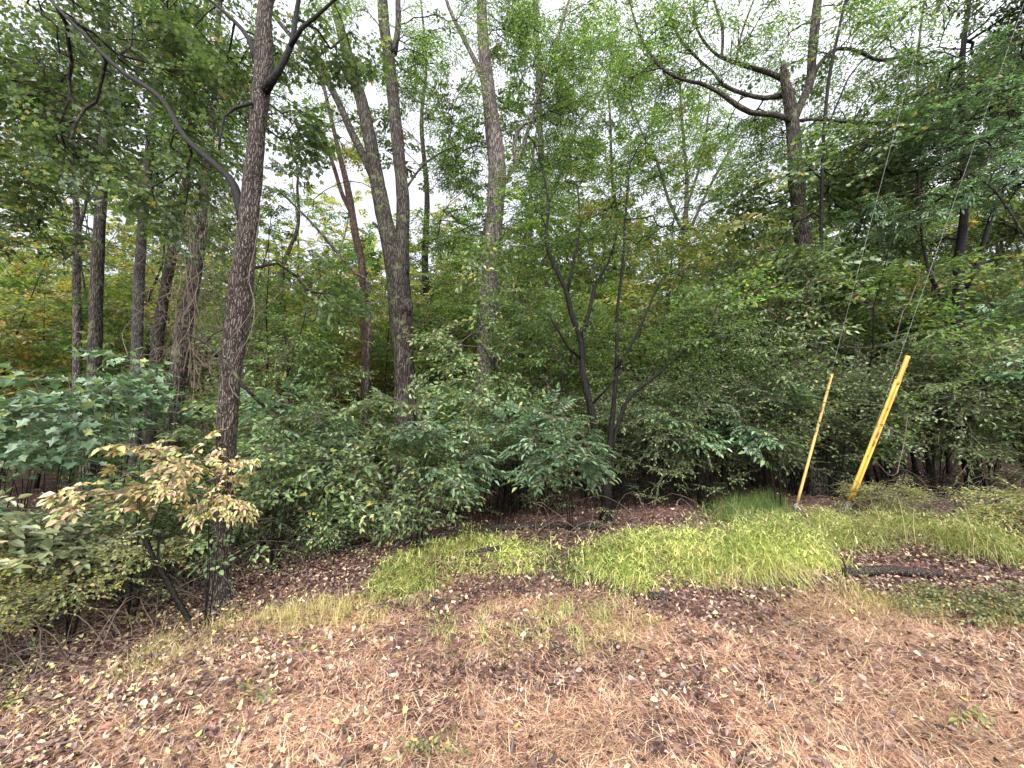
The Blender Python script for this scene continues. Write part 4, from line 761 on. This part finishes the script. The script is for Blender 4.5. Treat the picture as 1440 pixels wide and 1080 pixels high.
def guy(label, base, top, far, Db, lean, wide, mat, rcab):
    g = P(base[0], base[1], Db); B = P(top[0], top[1], Db + lean); z = float(gz(g[0], g[1])); d = (B - g) / np.linalg.norm(B - g)
    root = thing('guy_wire', label, 'guy wire', (g[0], g[1], z), 'guy wires with yellow guards'); o = np.array(root.location)
    o = np.array([g[0], g[1], z]); a = g - o; b = B - o
    c = P(far[0], far[1], Db + lean * far[2]) - o; dd = (c - a) / np.linalg.norm(c - a); e = c + dd * 5
    mb = MB(); cones(mb, [a + dd * 0], [e], [rcab], [rcab], 6, 0); mb.obj('cable', [STEEL], root)
    mb = MB(); s = a - dd * max(.25, (a[2] + .12) / dd[2]); sweep(mb, [s, s + (a - s) * .5, a + dd * .08], [.014, .013, .014], 8, 0, .02, .05, 1)
    t = np.arange(9) / 8 * 6.283; cc = a - dd * .05; tubes(mb, [([cc + .03 * np.array([math.cos(u), 0, math.sin(u)]) for u in t], .008)], 0, 6); mb.obj('anchor_rod', [STEEL], root)
    if wide:
        W = .056; th = 0.004
        def u(cx, w, r): w *= .76; r *= .85; return [(cx + w * math.cos(v), .010 + r * math.sin(v)) for v in np.linspace(0, pi, 9)] + [(cx - w + .006, 0.004), (cx - .0, -.004), (cx + w - .006, .004)]
        bb = a + (b - a) * .83
        mb = MB(); profile(mb, a, bb, u(-.020, .031, .026)); mb.obj('guard', [YW], root)
        mb = MB(); profile(mb, a + dd * .02, bb, u(.022, .023, .034)); mb.obj('guard', [YW], root)
        mb = MB(); profile(mb, bb - dd * .06, b, [(x * 1.0 + .004, y * 1.2 - .002) for x, y in u(0, .044, .03)]); mb.obj('guard_cap', [YO], root)
        sdir = np.cross(dd, [0, -1, 0]); sdir /= np.linalg.norm(sdir); nn = np.cross(sdir, dd)
        for tt, ln, ww, cx in ((.455, .05, .013, .0), (.395, .045, .013, -.004), (.52, .02, .006, .012), (.30, .02, .004, -.02)):
            m = MB(); cpt = a + (b - a) * tt + sdir * cx + nn * .034; ring = [(math.cos(v) * ww, math.sin(v) * ln) for v in np.linspace(0, 6.283, 13)[:-1]]
            top_ = np.array([cpt + sdir * x * (1 + .2 * math.sin(3 * y / ln)) + dd * y + nn * .004 for x, y in ring]); bot = top_ - nn * .03; k = 12; i = np.arange(k); j = (i + 1) % k
            m.add(np.vstack([bot, top_]), [(np.stack([i, j, j + k, i + k], 1), 0), ((i + k)[None], 0)]); m.obj('rust_patch', [RUST], root)
    else:
        mb = MB(); pr = [(.020 * math.cos(v), .022 * math.sin(v)) for v in np.linspace(-.3, pi + .3, 10)] + [(-.012, -.004), (.012, -.004)]; profile(mb, a, b, pr); mb.obj('guard', [mat], root)
guy('thin guy wire with slim faded yellow plastic guard, left of the pair', (1121, 707), (1170, 525), (1290, 64, 3.4), 5.85, -.12, False, YP, .0017)
guy('guy wire with wide bright yellow double channel guard, orange at its top and rust stained', (1194, 704), (1275, 501), (1402, 113, 2.6), 5.6, -.15, True, YW, .0017)

# ------------------------------------------------------------------ light
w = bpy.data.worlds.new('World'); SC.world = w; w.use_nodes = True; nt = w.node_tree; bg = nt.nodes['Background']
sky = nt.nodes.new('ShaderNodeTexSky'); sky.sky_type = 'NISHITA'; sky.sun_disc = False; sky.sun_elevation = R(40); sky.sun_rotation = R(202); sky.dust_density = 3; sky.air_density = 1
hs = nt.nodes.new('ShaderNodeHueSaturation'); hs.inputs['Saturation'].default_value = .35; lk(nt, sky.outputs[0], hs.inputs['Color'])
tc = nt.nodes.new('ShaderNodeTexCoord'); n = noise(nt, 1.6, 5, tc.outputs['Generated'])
dp = nt.nodes.new('ShaderNodeVectorMath'); dp.operation = 'DOT_PRODUCT'; lk(nt, tc.outputs['Generated'], dp.inputs[0]); dp.inputs[1].default_value = (.19, -.72, .67)   # sky shaped brighter sunward, behind the camera, to light the wood; dimmer ahead
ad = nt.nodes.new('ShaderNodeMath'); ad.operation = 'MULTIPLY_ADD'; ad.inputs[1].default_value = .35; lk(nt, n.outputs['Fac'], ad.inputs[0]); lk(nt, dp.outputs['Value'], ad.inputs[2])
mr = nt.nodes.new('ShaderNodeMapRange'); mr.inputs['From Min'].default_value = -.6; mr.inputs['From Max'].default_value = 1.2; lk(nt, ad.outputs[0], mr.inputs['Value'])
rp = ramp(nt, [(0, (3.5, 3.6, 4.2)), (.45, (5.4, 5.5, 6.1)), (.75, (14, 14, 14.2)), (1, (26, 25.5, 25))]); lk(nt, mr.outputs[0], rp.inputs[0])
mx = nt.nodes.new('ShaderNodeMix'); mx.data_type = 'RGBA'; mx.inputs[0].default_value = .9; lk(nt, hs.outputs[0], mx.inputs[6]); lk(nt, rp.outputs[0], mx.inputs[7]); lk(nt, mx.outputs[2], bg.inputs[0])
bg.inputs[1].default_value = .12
sun = bpy.data.lights.new('sun', 'SUN'); so = bpy.data.objects.new('sun', sun); COL.objects.link(so); sun.energy = 1.5; sun.angle = R(10); sun.color = (1, .97, .92)
so.rotation_euler = (R(50), 0, R(-22))
SC.view_settings.view_transform = 'Standard'; SC.view_settings.look = 'None'; SC.view_settings.gamma = 1; SC.view_settings.exposure = 1.25
SC.cycles.max_bounces = 7; SC.cycles.transmission_bounces = 5; SC.cycles.diffuse_bounces = 5; SC.cycles.glossy_bounces = 2; SC.cycles.use_fast_gi = False
bpy.context.view_layer.update()
